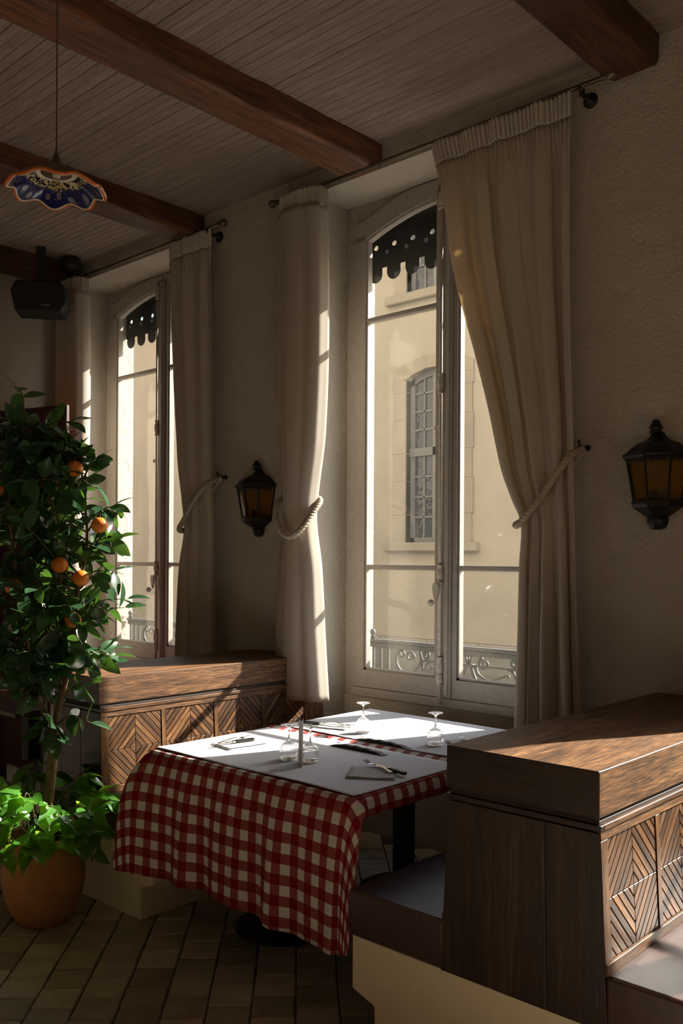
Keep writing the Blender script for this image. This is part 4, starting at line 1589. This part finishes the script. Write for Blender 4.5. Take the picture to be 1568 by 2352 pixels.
def make_cloth(name, label, x0, x1, y0, y1, z, drop, flare, fold, group, vo=0.0):
    """drop(side angle, s) -> hanging length; side angle: outward normal direction in radians"""
    rc = 0.022
    per = []
    def seg(p, q, ang, n):
        for k in range(n):
            t = k / n
            per.append((p[0] + (q[0] - p[0]) * t, p[1] + (q[1] - p[1]) * t, ang))
    def arc(c, a0, a1, n):
        for k in range(n):
            a = a0 + (a1 - a0) * k / n
            per.append((c[0] + rc * math.cos(a), c[1] + rc * math.sin(a), a))
    H = PI / 2
    seg((x0 + rc, y0), (x1 - rc, y0), -H, 110)
    arc((x1 - rc, y0 + rc), -H, 0, 26)
    seg((x1, y0 + rc), (x1, y1 - rc), 0, 50)
    arc((x1 - rc, y1 - rc), 0, H, 10)
    seg((x1 - rc, y1), (x0 + rc, y1), H, 40)
    arc((x0 + rc, y1 - rc), H, 2 * H, 10)
    seg((x0, y1 - rc), (x0, y0 + rc), 2 * H, 50)
    arc((x0 + rc, y0 + rc), 2 * H, 3 * H, 30)
    n = len(per)
    cx, cy = (x0 + x1) / 2, (y0 + y1) / 2
    m = MB()
    m.uv = []
    vs_, fs = [], []
    def push(p, uv):
        vs_.append(p)
        m.uv.append((uv[0], uv[1] + vo))
    # flat top: three inner rings
    rings = []
    for t in (0.0, 0.5, 0.9, 0.985):
        row = []
        for (ex, ey, a) in per:
            push((cx + (ex - cx) * t, cy + (ey - cy) * t, z), (cx + (ex - cx) * t, cy + (ey - cy) * t))
            row.append(len(vs_) - 1)
        rings.append(row)
    rr = 0.008
    rows = 26
    for j in range(rows + 1):
        row = []
        for i, (ex, ey, a) in enumerate(per):
            L = drop(ex, ey, a)
            nx_, ny_ = math.cos(a), math.sin(a)
            d = L * j / rows
            arcL = rr * PI / 2
            if d < arcL:
                th = d / rr
                o, dz = rr * math.sin(th), rr * (1 - math.cos(th))
            else:
                f = (d - arcL) / max(1e-6, L)
                sl = flare(ex, ey, a)
                wob = fold(ex, ey, a, f)
                o = rr + sl * (1 - math.exp(-f * 4.5)) + wob
                dz = rr + (d - arcL) * math.sqrt(max(0.2, 1 - min(0.8, (sl / max(L, .05)) ** 2)))
            push((ex + nx_ * o, ey + ny_ * o, z - dz), (ex + nx_ * d, ey + ny_ * d))
            row.append(len(vs_) - 1)
        rings.append(row)
    for A, B in zip(rings, rings[1:]):
        for i in range(n):
            i2 = (i + 1) % n
            fs.append((A[i], A[i2], B[i2], B[i]))
    # the two cloths ride up where the tables meet
    vs_ = [(p[0], p[1], p[2] + (0.009 * (1 - (abs(p[1] - TYM) / 0.036) ** 2) if abs(p[1] - TYM) < 0.036 and p[2] > 0.745 and p[0] > -3.3 else 0)) for p in vs_]
    m.v, m.f = vs_, fs
    o = m.build(name, M['ging'], None, smooth=True)
    md = o.modifiers.new('thickness', 'SOLIDIFY')
    md.thickness = 0.0015
    md.offset = 1
    return tag(o, label, 'tablecloth', group)


def sm(t):
    t = max(0.0, min(1.0, t))
    return t * t * (3 - 2 * t)


def ang01(a):
    return (a + PI) % (2 * PI) - PI


def drop1(ex, ey, a):
    aa = a % (2 * PI)           # -Y: 3/2 pi, +X: 0, +Y: pi/2, -X: pi
    if abs(aa - 1.5 * PI) < 0.02:
        return 0.515 + 0.012 * math.sin(ex * 5)
    if aa > 1.5 * PI:           # corner towards +X
        t = (aa - 1.5 * PI) / (0.5 * PI)
        return 0.525 + (0.075 - 0.525) * sm((t - 0.35) / 0.5)
    if aa < 0.02:
        return 0.075
    if aa < PI - 0.02:
        return 0.012
    if aa < PI + 0.02:
        return 0.20
    t = (1.5 * PI - aa) / (0.5 * PI)
    return 0.515 + (0.20 - 0.515) * sm((t - 0.82) / 0.18)


def flare1(ex, ey, a):
    aa = a % (2 * PI)
    if abs(aa - 1.5 * PI) < 0.02:
        t = (ex - TX0) / (TX1 - TX0)
        return 0.04 + 0.06 * math.exp(-t * 7) + 0.01 * t
    if aa > 1.5 * PI:
        return 0.045
    if PI + 0.02 < aa < 1.5 * PI:
        t = (1.5 * PI - aa) / (0.5 * PI)
        return 0.10 + 0.05 * math.sin(PI * t)
    if abs(aa - PI) < 0.02:
        return 0.03 + 0.05 * math.exp(-(ey - TY0) * 8)
    return 0.012


def fold1(ex, ey, a, f):
    aa = a % (2 * PI)
    g = f ** 0.9
    if abs(aa - 1.5 * PI) < 0.02:
        s = ex * 6.2831
        k = min(1, (ex - TX0) / 0.06, (TX1 - ex) / 0.03)
        return g * k * (0.017 * math.sin(s / 0.27 + 0.7) + 0.009 * math.sin(s / 0.17 + 2.0 + 0.8 * f))
    if PI + 0.02 < aa < 1.5 * PI:
        t = (1.5 * PI - aa) / (0.5 * PI)
        return g * 0.03 * math.sin(t * 2 * PI * 1.3) * min(1, t * 3)
    if aa < 0.02:
        return 0.004 * math.sin(ey * 30)
    return 0.0


make_cloth('checked_tablecloth', 'red and white gingham cloth hanging low over the near table', TX0 - .003, TX1 + .003, TY0 - .003, TYM - 0.001, 0.757, drop1, flare1, fold1, 'gingham tablecloths')


def drop2(ex, ey, a):
    aa = a % (2 * PI)
    if aa < 0.3 or aa > 2 * PI - 0.3:
        return 0.135 + 0.02 * math.sin(ey * 9)
    if abs(aa - PI) < 0.3:
        return 0.17
    return 0.012


make_cloth('checked_tablecloth', 'red and white gingham cloth on the table under the window', TX0 - .003, TX1 + .003, TYM + 0.001, TY1 + .003, 0.757, drop2, lambda *q: 0.02, lambda ex, ey, a, f: 0.006 * f * math.sin((ex + ey) * 40), 'gingham tablecloths', 0.034)


def make_paper(label, x0, x1, y0, y1, seed):
    rnd = random.Random(seed)
    nx_, ny_ = 60, 30
    vs_, fs = [], []
    ph = [rnd.uniform(0, 6) for _ in range(4)]
    for j in range(ny_ + 1):
        for i in range(nx_ + 1):
            u, v = i / nx_, j / ny_
            lift = 0.0045 * math.exp(-v * 14) * (0.6 + 0.6 * math.sin(u * 9 + ph[0])) + 0.001 * math.exp(-(1 - v) * 16) * (0.5 + 0.5 * math.sin(u * 7 + ph[1]))
            vs_.append((x0 + (x1 - x0) * u, y0 + (y1 - y0) * v + 0.003 * math.sin(u * 5 + ph[2]) * (1 - v), 0.7605 + max(0, lift)))
    for j in range(ny_):
        for i in range(nx_):
            a = j * (nx_ + 1) + i
            fs.append((a, a + 1, a + nx_ + 2, a + nx_ + 1))
    o = MB().add(vs_, fs).build('paper_table_cover', M['paper'], None, smooth=True)
    md = o.modifiers.new('thickness', 'SOLIDIFY')
    md.thickness = 0.0012
    md.offset = -1
    return tag(o, label, 'table cover', 'white paper covers')


make_paper('white paper cover over the gingham cloth of the near table', TX0 + .006, TX1 - .008, TY0 + 0.018, TYM - 0.036, 1)
make_paper('white paper cover on the table under the window', TX0 + .006, TX1 - .012, TYM + 0.034, TY1 - 0.006, 2)

ZT = 0.7615


# ------------------------------------------------------------------ table ware
def make_glass():
    root = thing('wine_glass', 'x', 'wine glass', (0, 0, ZT), 0, 'upturned wine glasses')
    # upturned: rim on the table, foot on top
    outer = [(0.0315, 0.0), (0.0345, 0.012), (0.0365, 0.028), (0.0360, 0.040), (0.0320, 0.054), (0.0235, 0.066), (0.012, 0.074), (0.0065, 0.079), (0.0045, 0.088)]
    inner = [(0.0003, 0.0725), (0.0095, 0.0715)] + [(r - 0.0012, z) for r, z in reversed(outer[:6])]
    MB().lathe(inner + outer + [(0.0003, 0.088)], 36).build('bowl', M['glass_foot'], root, smooth=True)
    MB().lathe([(0.0045, 0.0882), (0.0040, 0.105), (0.0045, 0.122), (0.007, 0.131)], 16).build('stem', M['glass_foot'], root, smooth=True)
    MB().lathe([(0.007, 0.1312), (0.018, 0.1365), (0.032, 0.1395), (0.0335, 0.141), (0.032, 0.1425), (0.0005, 0.1428)], 32).build('foot', M['glass_foot'], root, smooth=True)
    return root


g0 = make_glass()
spots = [((-2.640, 2.555), 'upturned wine glass behind the standing card, nearer the sunlit bench'),
         ((-2.552, 2.590), 'upturned wine glass beside the standing card, nearer the black sachets'),
         ((-2.79, 3.185), 'upturned wine glass beside the sunlit cutlery under the window'),
         ((-2.385, 3.205), 'upturned wine glass in shade at the table edge under the window')]
for i, ((gx, gy), lab) in enumerate(spots):
    g = g0 if i == 0 else copy_tree(g0)
    g.location = (gx, gy, ZT)
    g['label'] = lab


def make_fork():
    root = thing('fork', 'x', 'fork', (0, 0, 0), 0, 'table forks')
    # length along x, tines at -x
    path = [(-0.055, 0, 0.006), (-0.045, 0, 0.003), (-0.03, 0, 0.006), (0.0, 0, 0.012), (0.05, 0, 0.008), (0.10, 0, 0.003)]
    sp_ = spline(path, 6)
    wid = [0.0115, 0.0118, 0.009, 0.0035, 0.0042, 0.0075]
    vs_, fs = [], []
    n = len(sp_)
    for i, p in enumerate(sp_):
        t = i / (n - 1) * 5
        k = min(4, int(t))
        w = wid[k] + (wid[k + 1] - wid[k]) * (t - k)
        vs_ += [(p.x, -w, p.z), (p.x, w, p.z), (p.x, w, p.z + 0.0022), (p.x, -w, p.z + 0.0022)]
    for i in range(n - 1):
        for k in range(4):
            k2 = (k + 1) % 4
            fs.append((i * 4 + k, i * 4 + k2, (i + 1) * 4 + k2, (i + 1) * 4 + k))
    fs += [(3, 2, 1, 0), tuple((n - 1) * 4 + k for k in range(4))]
    o = MB().add(vs_, fs).build('handle', M['steel'], root)
    for k in range(4):
        y = -0.0095 + 0.00633 * k
        MB().tube(spline([(-0.053, y, 0.007), (-0.075, y, 0.006), (-0.10, y * 0.98, 0.013)], 4), [0.0018] * 8 + [0.0008], 6).build('tine', M['steel'], root)
    return root


def make_knife():
    root = thing('knife', 'x', 'knife', (0, 0, 0), 0, 'black-handled table knives')
    bl = [(-0.115, 0.002), (-0.10, -0.0065), (-0.04, -0.0085), (0.0, -0.007), (0.0, 0.007), (-0.06, 0.0075), (-0.10, 0.006)]
    MB().prism(bl, lambda a, b, d: (a, b, d), 0.003, 0.0045).build('blade', M['steel'], root)
    MB().box(-0.002, 0.012, -0.0075, 0.0075, 0.0, 0.010).build('bolster', M['steel'], root, bevel=0.002)
    hd = MB().box(0.012, 0.105, -0.0095, 0.0095, -0.001, 0.012).build('grip', M['knife_grip'], root, bevel=0.004, seg=2)
    for xx in (0.03, 0.058, 0.086):
        MB().lathe([(0.002, 0.0118), (0.002, 0.0126)], 10, (xx, 0, 0)).build('rivet', M['steel'], root)
    return root


def make_napkin(label, x, y, rz, sx, sy, mat):
    root = thing('paper_napkin', label, 'napkin', (x, y, ZT), rz, 'folded napkins')
    for k in range(2):
        vs_, fs = [], []
        nn = 10
        for j in range(nn + 1):
            for i in range(nn + 1):
                u, v = i / nn - 0.5, j / nn - 0.5
                edge = max(abs(u), abs(v)) * 2
                zz_ = 0.0016 + 0.003 * k + 0.0015 * math.sin(u * 7 + k) * math.cos(v * 5 + x * 9) * (1 if k else 0.4) + (0.002 if k and v < -0.4 else 0)
                vs_.append((u * sx * (1 - 0.015 * k), v * sy * (1 - 0.03 * k), max(0.001, zz_)))
        for j in range(nn):
            for i in range(nn):
                a = j * (nn + 1) + i
                fs.append((a, a + 1, a + nn + 2, a + nn + 1))
        o = MB().add(vs_, fs).build('napkin_ply', mat, root, smooth=True)
        md = o.modifiers.new('thickness', 'SOLIDIFY')
        md.thickness = 0.001
    return root


fk, kn = make_fork(), make_knife()
settings = [  # napkin x, y, rz, sx, sy, mat, fork (x, y, ang, z), knife (x, y, ang, z), words
    ((-3.005, 2.615, 1.45, 0.22, 0.15), M['white_napkin'], (-3.055, 2.62, -1.50, 0.008), (-3.02, 2.585, -1.75 + PI, 0.008), 'lying in full sun near the corner of the near table'),
    ((-2.235, 2.605, 0.60, 0.185, 0.185), M['napkin'], (-2.262, 2.668, -0.33, 0.008), (-2.215, 2.672, -0.20, 0.008), 'lying in shade at the near table edge by the foreground bench'),
    ((-3.00, 3.20, 0.30, 0.20, 0.14), M['white_napkin'], (-2.985, 3.205, 0.30 + PI, 0.008), (-3.045, 3.17, 0.36 + PI, 0.008), 'lying in full sun on the table under the window'),
    ((-2.27, 3.31, -0.6, 0.18, 0.18), M['napkin'], (-2.315, 3.335, -0.62, 0.008), (-2.22, 3.32, -0.6, 0.008), 'half hidden behind the cap of the foreground bench'),
]
for i, (nk, nm, ff, kk, wd) in enumerate(settings):
    make_napkin(('white' if nm is M['white_napkin'] else 'grey') + ' folded napkin ' + wd, *nk, nm)
    f_ = fk if i == 0 else copy_tree(fk)
    f_.location = (ff[0], ff[1], ZT + ff[3])
    f_.rotation_euler = (0, 0, ff[2])
    f_['label'] = 'steel fork ' + wd
    k_ = kn if i == 0 else copy_tree(kn)
    k_.location = (kk[0], kk[1], ZT + kk[3])
    k_.rotation_euler = (0, 0, kk[2])
    k_['label'] = 'black-handled knife ' + wd

# standing card (folded, seen almost edge-on)
card = MB()
ca = Vector((-0.66, 0.75, 0)).normalized()
cb_ = Vector((-0.86, 0.51, 0)).normalized()
base = Vector((0, 0, 0))
for dv in (ca, cb_):
    nrm = Vector((-dv.y, dv.x, 0)) * 0.0008
    p0, p1 = base, base + dv * 0.055
    lo = [p0 - nrm, p1 - nrm, p1 + nrm, p0 + nrm]
    card.hexa([v for v in lo] + [v + Vector((0, 0, 0.178)) for v in lo])
co = card.build('menu_card', M['card'])
co.location = (-2.505, 2.497, ZT + 0.0005)
tag(co, 'folded pale card standing upright among the wine glasses', 'card')


def make_sachet(x, y, rz, label, L=0.305):
    root = thing('black_sachet', label, 'sachet', (x, y, ZT), rz, 'black paper sachets')
    vs_, fs = [], []
    nn = 24
    for i in range(nn + 1):
        t = i / nn
        e = math.sin(PI * min(1, max(0, (t - 0.05) / 0.90))) ** 0.45 if 0.05 < t < 0.95 else 0
        h = 0.002 + 0.014 * e * (1 + 0.15 * math.sin(t * 31))
        w = 0.019 - 0.003 * e
        xx = (t - 0.5) * L
        for k in range(10):
            a = 2 * PI * k / 10
            vs_.append((xx, w * math.cos(a), h / 2 + h / 2 * math.sin(a)))
    for i in range(nn):
        for k in range(10):
            k2 = (k + 1) % 10
            fs.append((i * 10 + k, i * 10 + k2, (i + 1) * 10 + k2, (i + 1) * 10 + k))
    fs += [tuple(range(9, -1, -1)), tuple(nn * 10 + k for k in range(10))]
    MB().add(vs_, fs).build('sleeve', M['sachet'], root, smooth=True)
    MB().box(-L * 0.42, -L * 0.34, -0.004, 0.004, 0.0150, 0.0168).build('printed_mark', M['sachet_print'], root)
    return root


make_sachet(-2.555, 2.885, 0.0, 'slim black paper sachet lying on the near table')
make_sachet(-2.565, 3.055, 0.02, 'slim black paper sachet with a gold mark on the table under the window')

# ------------------------------------------------------------------ pot, orange tree, trailing vine
PX, PY = -3.600, 2.012
pot = thing('terracotta_pot', 'round terracotta pot on the floor at the bench end', 'pot', (PX, PY, 0))
MB().lathe([(0.085, 0.0), (0.105, 0.006), (0.135, 0.05), (0.162, 0.115), (0.175, 0.185), (0.172, 0.25), (0.155, 0.305), (0.138, 0.335), (0.138, 0.350), (0.150, 0.362), (0.150, 0.375), (0.130, 0.376), (0.126, 0.34), (0.13, 0.31)], 48).build('pot_body', M['terracotta'], pot, smooth=True)
MB().lathe([(0.001, 0.345), (0.07, 0.348), (0.127, 0.342)], 24, cap=False).build('soil', M['soil'], pot, smooth=True)

# leaf shapes: length along +x, normal +z


def citrus_leaf_mesh(k):
    vs_, fs = [], []
    n = 7
    for i in range(n + 1):
        t = i / n
        w = 0.26 * math.sin(PI * t ** 0.85) ** 0.8 if 0 < t < 1 else 0.006
        droop = -0.16 * t * t * (1 + 0.4 * k)
        cup = 0.08
        vs_ += [(t, -w, droop + w * cup * 2.2), (t, 0, droop), (t, w, droop + w * cup * 2.2)]
    for i in range(n):
        for q in (0, 1):
            a = i * 3 + q
            fs.append((a, a + 3, a + 4, a + 1))
    return MB().add(vs_, fs).mesh('leaf', M['citrus_leaf'], smooth=True), vs_, fs


def heart_leaf_mesh(k):
    vs_, fs = [], []
    n = 7
    prof = [(-0.12, 0.16), (-0.02, 0.34), (0.14, 0.40), (0.32, 0.36), (0.52, 0.26), (0.72, 0.14), (0.88, 0.055), (1.0, 0.002)]
    for i, (xx, w) in enumerate(prof):
        cx = max(0.0, xx)
        droop = -0.14 * cx * cx * (1 + k)
        vs_ += [(xx, -w, droop + w * 0.24), (max(0, xx), 0, droop), (xx, w, droop + w * 0.24)]
    for i in range(n):
        for q in (0, 1):
            a = i * 3 + q
            fs.append((a, a + 3, a + 4, a + 1))
    return MB().add(vs_, fs).mesh('leaf', M['vine_leaf'], smooth=True), vs_, fs


CL = [citrus_leaf_mesh(k) for k in (0, 1, 2)]
HL = [heart_leaf_mesh(k) for k in (0, 1)]


def frame_of(d, up_hint, roll):
    d = d.normalized()
    up = up_hint - d * up_hint.dot(d)
    if up.length < 1e-3:
        up = Vector((1, 0, 0)) - d * d.x
    up.normalize()
    side = up.cross(d)
    q = Quaternion(d, roll)
    up, side = q @ up, q @ side
    return Matrix(((d.x, side.x, up.x), (d.y, side.y, up.y), (d.z, side.z, up.z)))


CAMV = Vector((0, 0, CAM_Z))


def place_leaves(root, leaves, meshes, base, mat, cap=300):
    """leaves: (point, 3x3 frame, size, variant) in the thing's own space; the nearest become objects, the rest one part"""
    rt = root.location
    leaves.sort(key=lambda L: ((rt + L[0]) - CAMV).length)
    for p, fr, s, v in leaves[:cap]:
        mt = (fr * s).to_4x4()
        mt.translation = p
        inst('leaf', meshes[v][0], root, mat=mt)
    if leaves[cap:]:
        m = MB()
        for p, fr, s, v in leaves[cap:]:
            m.add([p + (fr * s) @ Vector(q) for q in meshes[v][1]], meshes[v][2])
        tag(m.build('foliage_behind', mat, root, smooth=True), None, None, None, 'stuff')


rnd = random.Random(21)
tree = thing('orange_tree', 'tall dark green orange tree with ripe fruit beside the window', 'tree', (PX, PY, 0.33))
T0 = Vector((PX, PY, 0.33))
W = lambda x, y, z: Vector((x, y, z)) - T0
RIGHT = Vector((math.cos(math.radians(42.66)), math.sin(math.radians(42.66)), 0))   # towards picture right
FWD = Vector((-math.sin(math.radians(42.66)), math.cos(math.radians(42.66)), 0))


def TP(r, z, f=0.0):
    """point by offset along the window-ward axis r, height z, depth f (in the tree's space)"""
    return RIGHT * r + FWD * f + Vector((0, 0, z - 0.33))


trunk = spline([TP(0.0, 0.33), TP(0.015, 0.50), TP(0.035, 0.70), TP(0.04, 0.85)], 6)
MB().tube(trunk, [0.026 - 0.006 * i / (len(trunk) - 1) for i in range(len(trunk))], 10).build('trunk', M['bark'], tree, smooth=True)
stems = []
stem_def = [[(0.04, 0.83, 0), (0.07, 1.05, 0.02), (0.06, 1.35, 0.03), (0.03, 1.75, 0.02), (-0.05, 2.05, 0.0), (-0.11, 2.24, 0)],
            [(0.035, 0.80, 0), (-0.03, 1.02, -0.03), (-0.09, 1.35, -0.04), (-0.14, 1.7, -0.03), (-0.16, 2.0, -0.02)],
            [(0.04, 0.84, 0), (0.11, 1.1, -0.03), (0.15, 1.4, -0.05), (0.19, 1.65, -0.04), (0.16, 1.95, -0.02)],
            [(0.03, 0.75, 0), (0.0, 1.0, 0.06), (-0.02, 1.35, 0.12), (-0.06, 1.75, 0.14)]]
for sd in stem_def:
    pts = spline([TP(r, z, f) for r, z, f in sd], 8)
    stems.append(pts)
    MB().tube(pts, [0.0135 - 0.0095 * i / (len(pts) - 1) for i in range(len(pts))], 8).build('stem', M['bark'], tree, smooth=True)

leaves = []
branch_ends = []


def grow(start, end, nl, size, sag=0.04):
    mid = (start + end) / 2 + Vector((rnd.uniform(-.02, .02), rnd.uniform(-.02, .02), sag))
    pts = spline([start, mid, end], 5)
    MB().tube(pts, [0.0045 - 0.003 * i / (len(pts) - 1) for i in range(len(pts))], 5).build('branch', M['twig'], tree, smooth=True)
    ax = (end - start).normalized()
    for k in range(nl):
        t = 0.35 + 0.65 * (k + rnd.random() * 0.6) / nl
        i = min(len(pts) - 1, int(t * (len(pts) - 1)))
        p = pts[i]
        a = k * 2.4 + rnd.uniform(-.5, .5)
        side = ax.orthogonal().normalized()
        side = Quaternion(ax, a) @ side
        d = (ax * rnd.uniform(0.1, 0.8) + side * rnd.uniform(0.6, 1.0) + Vector((0, 0, rnd.uniform(-0.75, 0.25)))).normalized()
        fr = frame_of(d, Vector((rnd.uniform(-.4, 1.3), rnd.uniform(-.7, .6), 0.7)), rnd.uniform(-0.7, 0.7))
        leaves.append((p, fr, size * rnd.uniform(0.75, 1.2), rnd.randrange(3)))
    fr = frame_of(ax + Vector((0, 0, -0.2)), Vector((0, 0, 1)), rnd.uniform(-.5, .5))
    leaves.append((pts[-1], fr, size * 0.9, rnd.randrange(3)))


def width_at(z):
    """half extents (towards left, towards right) of the crown at height z"""
    tab = [(2.30, 0.02, 0.0), (2.15, 0.16, 0.10), (2.0, 0.27, 0.20), (1.85, 0.34, 0.27), (1.7, 0.38, 0.30), (1.5, 0.38, 0.30), (1.3, 0.36, 0.30), (1.15, 0.30, 0.27), (1.0, 0.22, 0.16)]
    if z >= tab[0][0]:
        return tab[0][1:]
    for a, b in zip(tab, tab[1:]):
        if b[0] <= z <= a[0]:
            t = (a[0] - z) / (a[0] - b[0])
            return a[1] + (b[1] - a[1]) * t, a[2] + (b[2] - a[2]) * t
    return tab[-1][1:]


for k in range(120):
    z = 1.02 + 1.16 * (k + rnd.random()) / 120
    wl_, wr_ = width_at(z)
    th = rnd.uniform(0, 2 * PI)
    rad = math.sqrt(rnd.uniform(0.35, 1.0))
    c = math.cos(th) * rad
    r = -0.04 + (c * wr_ if c > 0 else c * wl_)
    f = math.sin(th) * rad * 0.5 * (wl_ + wr_) * 0.72
    st = stems[rnd.randrange(4)]
    zz_ = z - rnd.uniform(0.03, 0.16)
    s_ = min(st, key=lambda p: abs(p.z - (zz_ - 0.33)))
    grow(s_, TP(r, z, f), 7, 0.100)
# named sprays of the outline
for (r, z, f, n) in ((-0.13, 2.30, 0, 4), (0.10, 2.17, 0.02, 4), (0.22, 2.0, 0, 6), (0.30, 1.80, -0.02, 7), (0.31, 1.66, 0, 8), (0.30, 1.52, -0.03, 7), (0.36, 1.40, -0.02, 7),
                     (0.34, 1.36, 0.02, 6), (0.29, 1.18, -0.03, 7), (0.26, 1.12, 0.02, 6), (0.30, 1.15, 0.0, 6), (0.18, 1.02, -0.02, 5), (0.0, 0.83, -0.04, 5), (0.06, 0.80, -0.05, 6), (0.20, 0.86, 0, 4)):
    st = stems[2] if r > 0.1 else stems[0]
    s_ = min(st, key=lambda p: abs(p.z - (z - 0.33 - 0.1)))
    grow(s_, TP(r, z, f), n, 0.105)
place_leaves(tree, leaves, CL, T0, M['citrus_leaf'], 300)
for (ox, oy, oz) in ((-3.471, 2.228, 1.715), (-3.585, 2.108, 1.545), (-3.735, 1.98, 1.451), (-3.555, 2.159, 1.955), (-3.548, 2.15, 1.312), (-3.80, 1.93, 1.86), (-3.52, 2.17, 1.49)):
    p = Vector((ox + 0.052, oy - 0.033, oz)) - T0 - FWD * 0.10
    o = MB().sphere((0, 0, 0), 0.036, 20, 14, (1, 1, 0.94)).build('orange', M['orange'], tree, smooth=True)
    o.location = p
    MB().tube([(0, 0, 0.030), (0.004, 0.0, 0.05)], 0.002, 6).build('fruit_stalk', M['twig'], o)

vine = thing('trailing_vine', 'bright green heart-leaved vine spilling over the terracotta pot', 'plant', (PX, PY, 0.34))
V0 = Vector((PX, PY, 0.34))
vl = []
rnd = random.Random(5)
for k in range(44):
    th = 2 * PI * k / 44 + rnd.uniform(-.1, .1)
    out = RIGHT * math.cos(th) + FWD * math.sin(th)
    s0 = out * rnd.uniform(0.03, 0.11) + Vector((0, 0, 0.005))
    kind = rnd.random()
    reach = rnd.uniform(0.10, 0.24)
    if kind < 0.55:
        h = rnd.uniform(0.12, 0.30)
        p1 = s0 + out * 0.03 + Vector((0, 0, h * 0.7))
        p2 = s0 + out * reach * 0.75 + Vector((0, 0, h))
        p3 = s0 + out * reach + Vector((0, 0, h - 0.05))
    else:
        h = rnd.uniform(0.04, 0.16)
        p1 = s0 + out * 0.10 + Vector((0, 0, h))
        p2 = out * rnd.uniform(0.185, 0.235) + Vector((0, 0, h * 0.5))
        low = rnd.uniform(0.0, 0.10)
        if out.dot(-FWD) > 0.55 and out.dot(RIGHT) > -0.45:
            low = rnd.uniform(-0.10, -0.05)
        p3 = out * rnd.uniform(0.20, 0.255) + Vector((0, 0, -low))
    pts = spline([s0, p1, p2, p3], 6)
    MB().tube(pts, 0.0022, 5).build('vine_stem', M['twig'], vine, smooth=True)
    nl = 6
    for q in range(nl):
        t = 0.35 + 0.65 * (q + rnd.random() * 0.5) / nl
        p = pts[min(len(pts) - 1, int(t * (len(pts) - 1)))]
        sd = Quaternion(Vector((0, 0, 1)), rnd.uniform(-1.3, 1.3)) @ out
        d = (sd + Vector((0, 0, rnd.uniform(-0.9, 0.5)))).normalized()
        fr = frame_of(d, Vector((rnd.uniform(-.2, 1.0), rnd.uniform(-.4, .5), 0.8)) + out * rnd.uniform(0.0, 0.6), rnd.uniform(-0.5, 0.5))
        stalk = p + d * 0.03
        MB_ = None
        vl.append((stalk, fr, rnd.uniform(0.065, 0.105), rnd.randrange(2)))
place_leaves(vine, vl, HL, V0, M['vine_leaf'], 290)

# ------------------------------------------------------------------ far corner: loudspeaker, red screen, further tables
spk = thing('loudspeaker', 'black angular loudspeaker hung from the ceiling in the far corner', 'loudspeaker', (-5.89, 3.245, 3.28), math.radians(52))
prof = [(-0.17, 0.06), (-0.155, 0.0), (0.155, -0.0), (0.185, 0.07), (0.185, 0.16), (0.15, 0.22), (-0.15, 0.22), (-0.19, 0.15)]
MB().prism(prof, lambda a, b, d: (a, d, b), -0.11, 0.10).build('cabinet', M['speaker'], spk, bevel=0.01)
MB().prism([(a * 0.93, 0.11 + (b - 0.11) * 0.9) for a, b in prof], lambda a, b, d: (a, d, b), -0.116, -0.109).build('grille', M['speaker_grille'], spk, bevel=0.004)
MB().box(0.02, 0.075, -0.119, -0.115, 0.045, 0.053).build('badge', M['silver'], spk)
MB().box(-0.03, 0.03, -0.03, 0.03, 0.21, 0.486).build('bracket', M['speaker'], spk, bevel=0.004)
mnt = thing('projector_spot', 'small black spotlight at the beam end over the far curtain', 'spotlight', (-5.93, 3.50, 3.66))
MB().lathe([(0.02, 0.0), (0.062, 0.01), (0.072, 0.04), (0.072, 0.09), (0.05, 0.105)], 20).build('housing', M['speaker'], mnt, smooth=True)
MB().box(-0.02, 0.02, -0.012, 0.012, 0.0, -0.02).build('stub', M['speaker'], mnt)

scr = thing('red_screen', 'tall dark red wooden screen in the far corner behind the orange tree', 'screen', (-5.83, 3.10, 0), math.atan2(0.155, 0.55))
for k in range(3):
    xa = -0.52 + k * 0.305
    p_ = MB().box(xa, xa + 0.30, -0.015, 0.015, 0.02, 2.60).build('screen_leaf', M['red_panel'], scr, bevel=0.004)
    for z0, z1 in ((0.15, 0.9), (1.0, 1.7), (1.8, 2.5)):
        MB().box(xa + 0.05, xa + 0.25, -0.021, -0.014, z0, z1).build('raised_panel', M['red_panel'], p_, bevel=0.005)

make_table('bare dark table behind the orange tree', -5.36, -4.50, 2.34, 3.0, (-4.93, 2.67), 'far tables')
make_table('dark table under gingham behind the orange tree', -5.36, -4.50, 3.02, 3.60, (-4.93, 3.32), 'far tables')


def drop3(ex, ey, a):
    return 0.20


make_cloth('checked_tablecloth', 'red and white gingham cloth in shade behind the orange tree stem', -5.363, -4.497, 3.017, 3.603, 0.757, drop3, lambda *q: 0.03, lambda ex, ey, a, f: 0.008 * f * math.sin((ex + ey) * 35), 'gingham tablecloths')
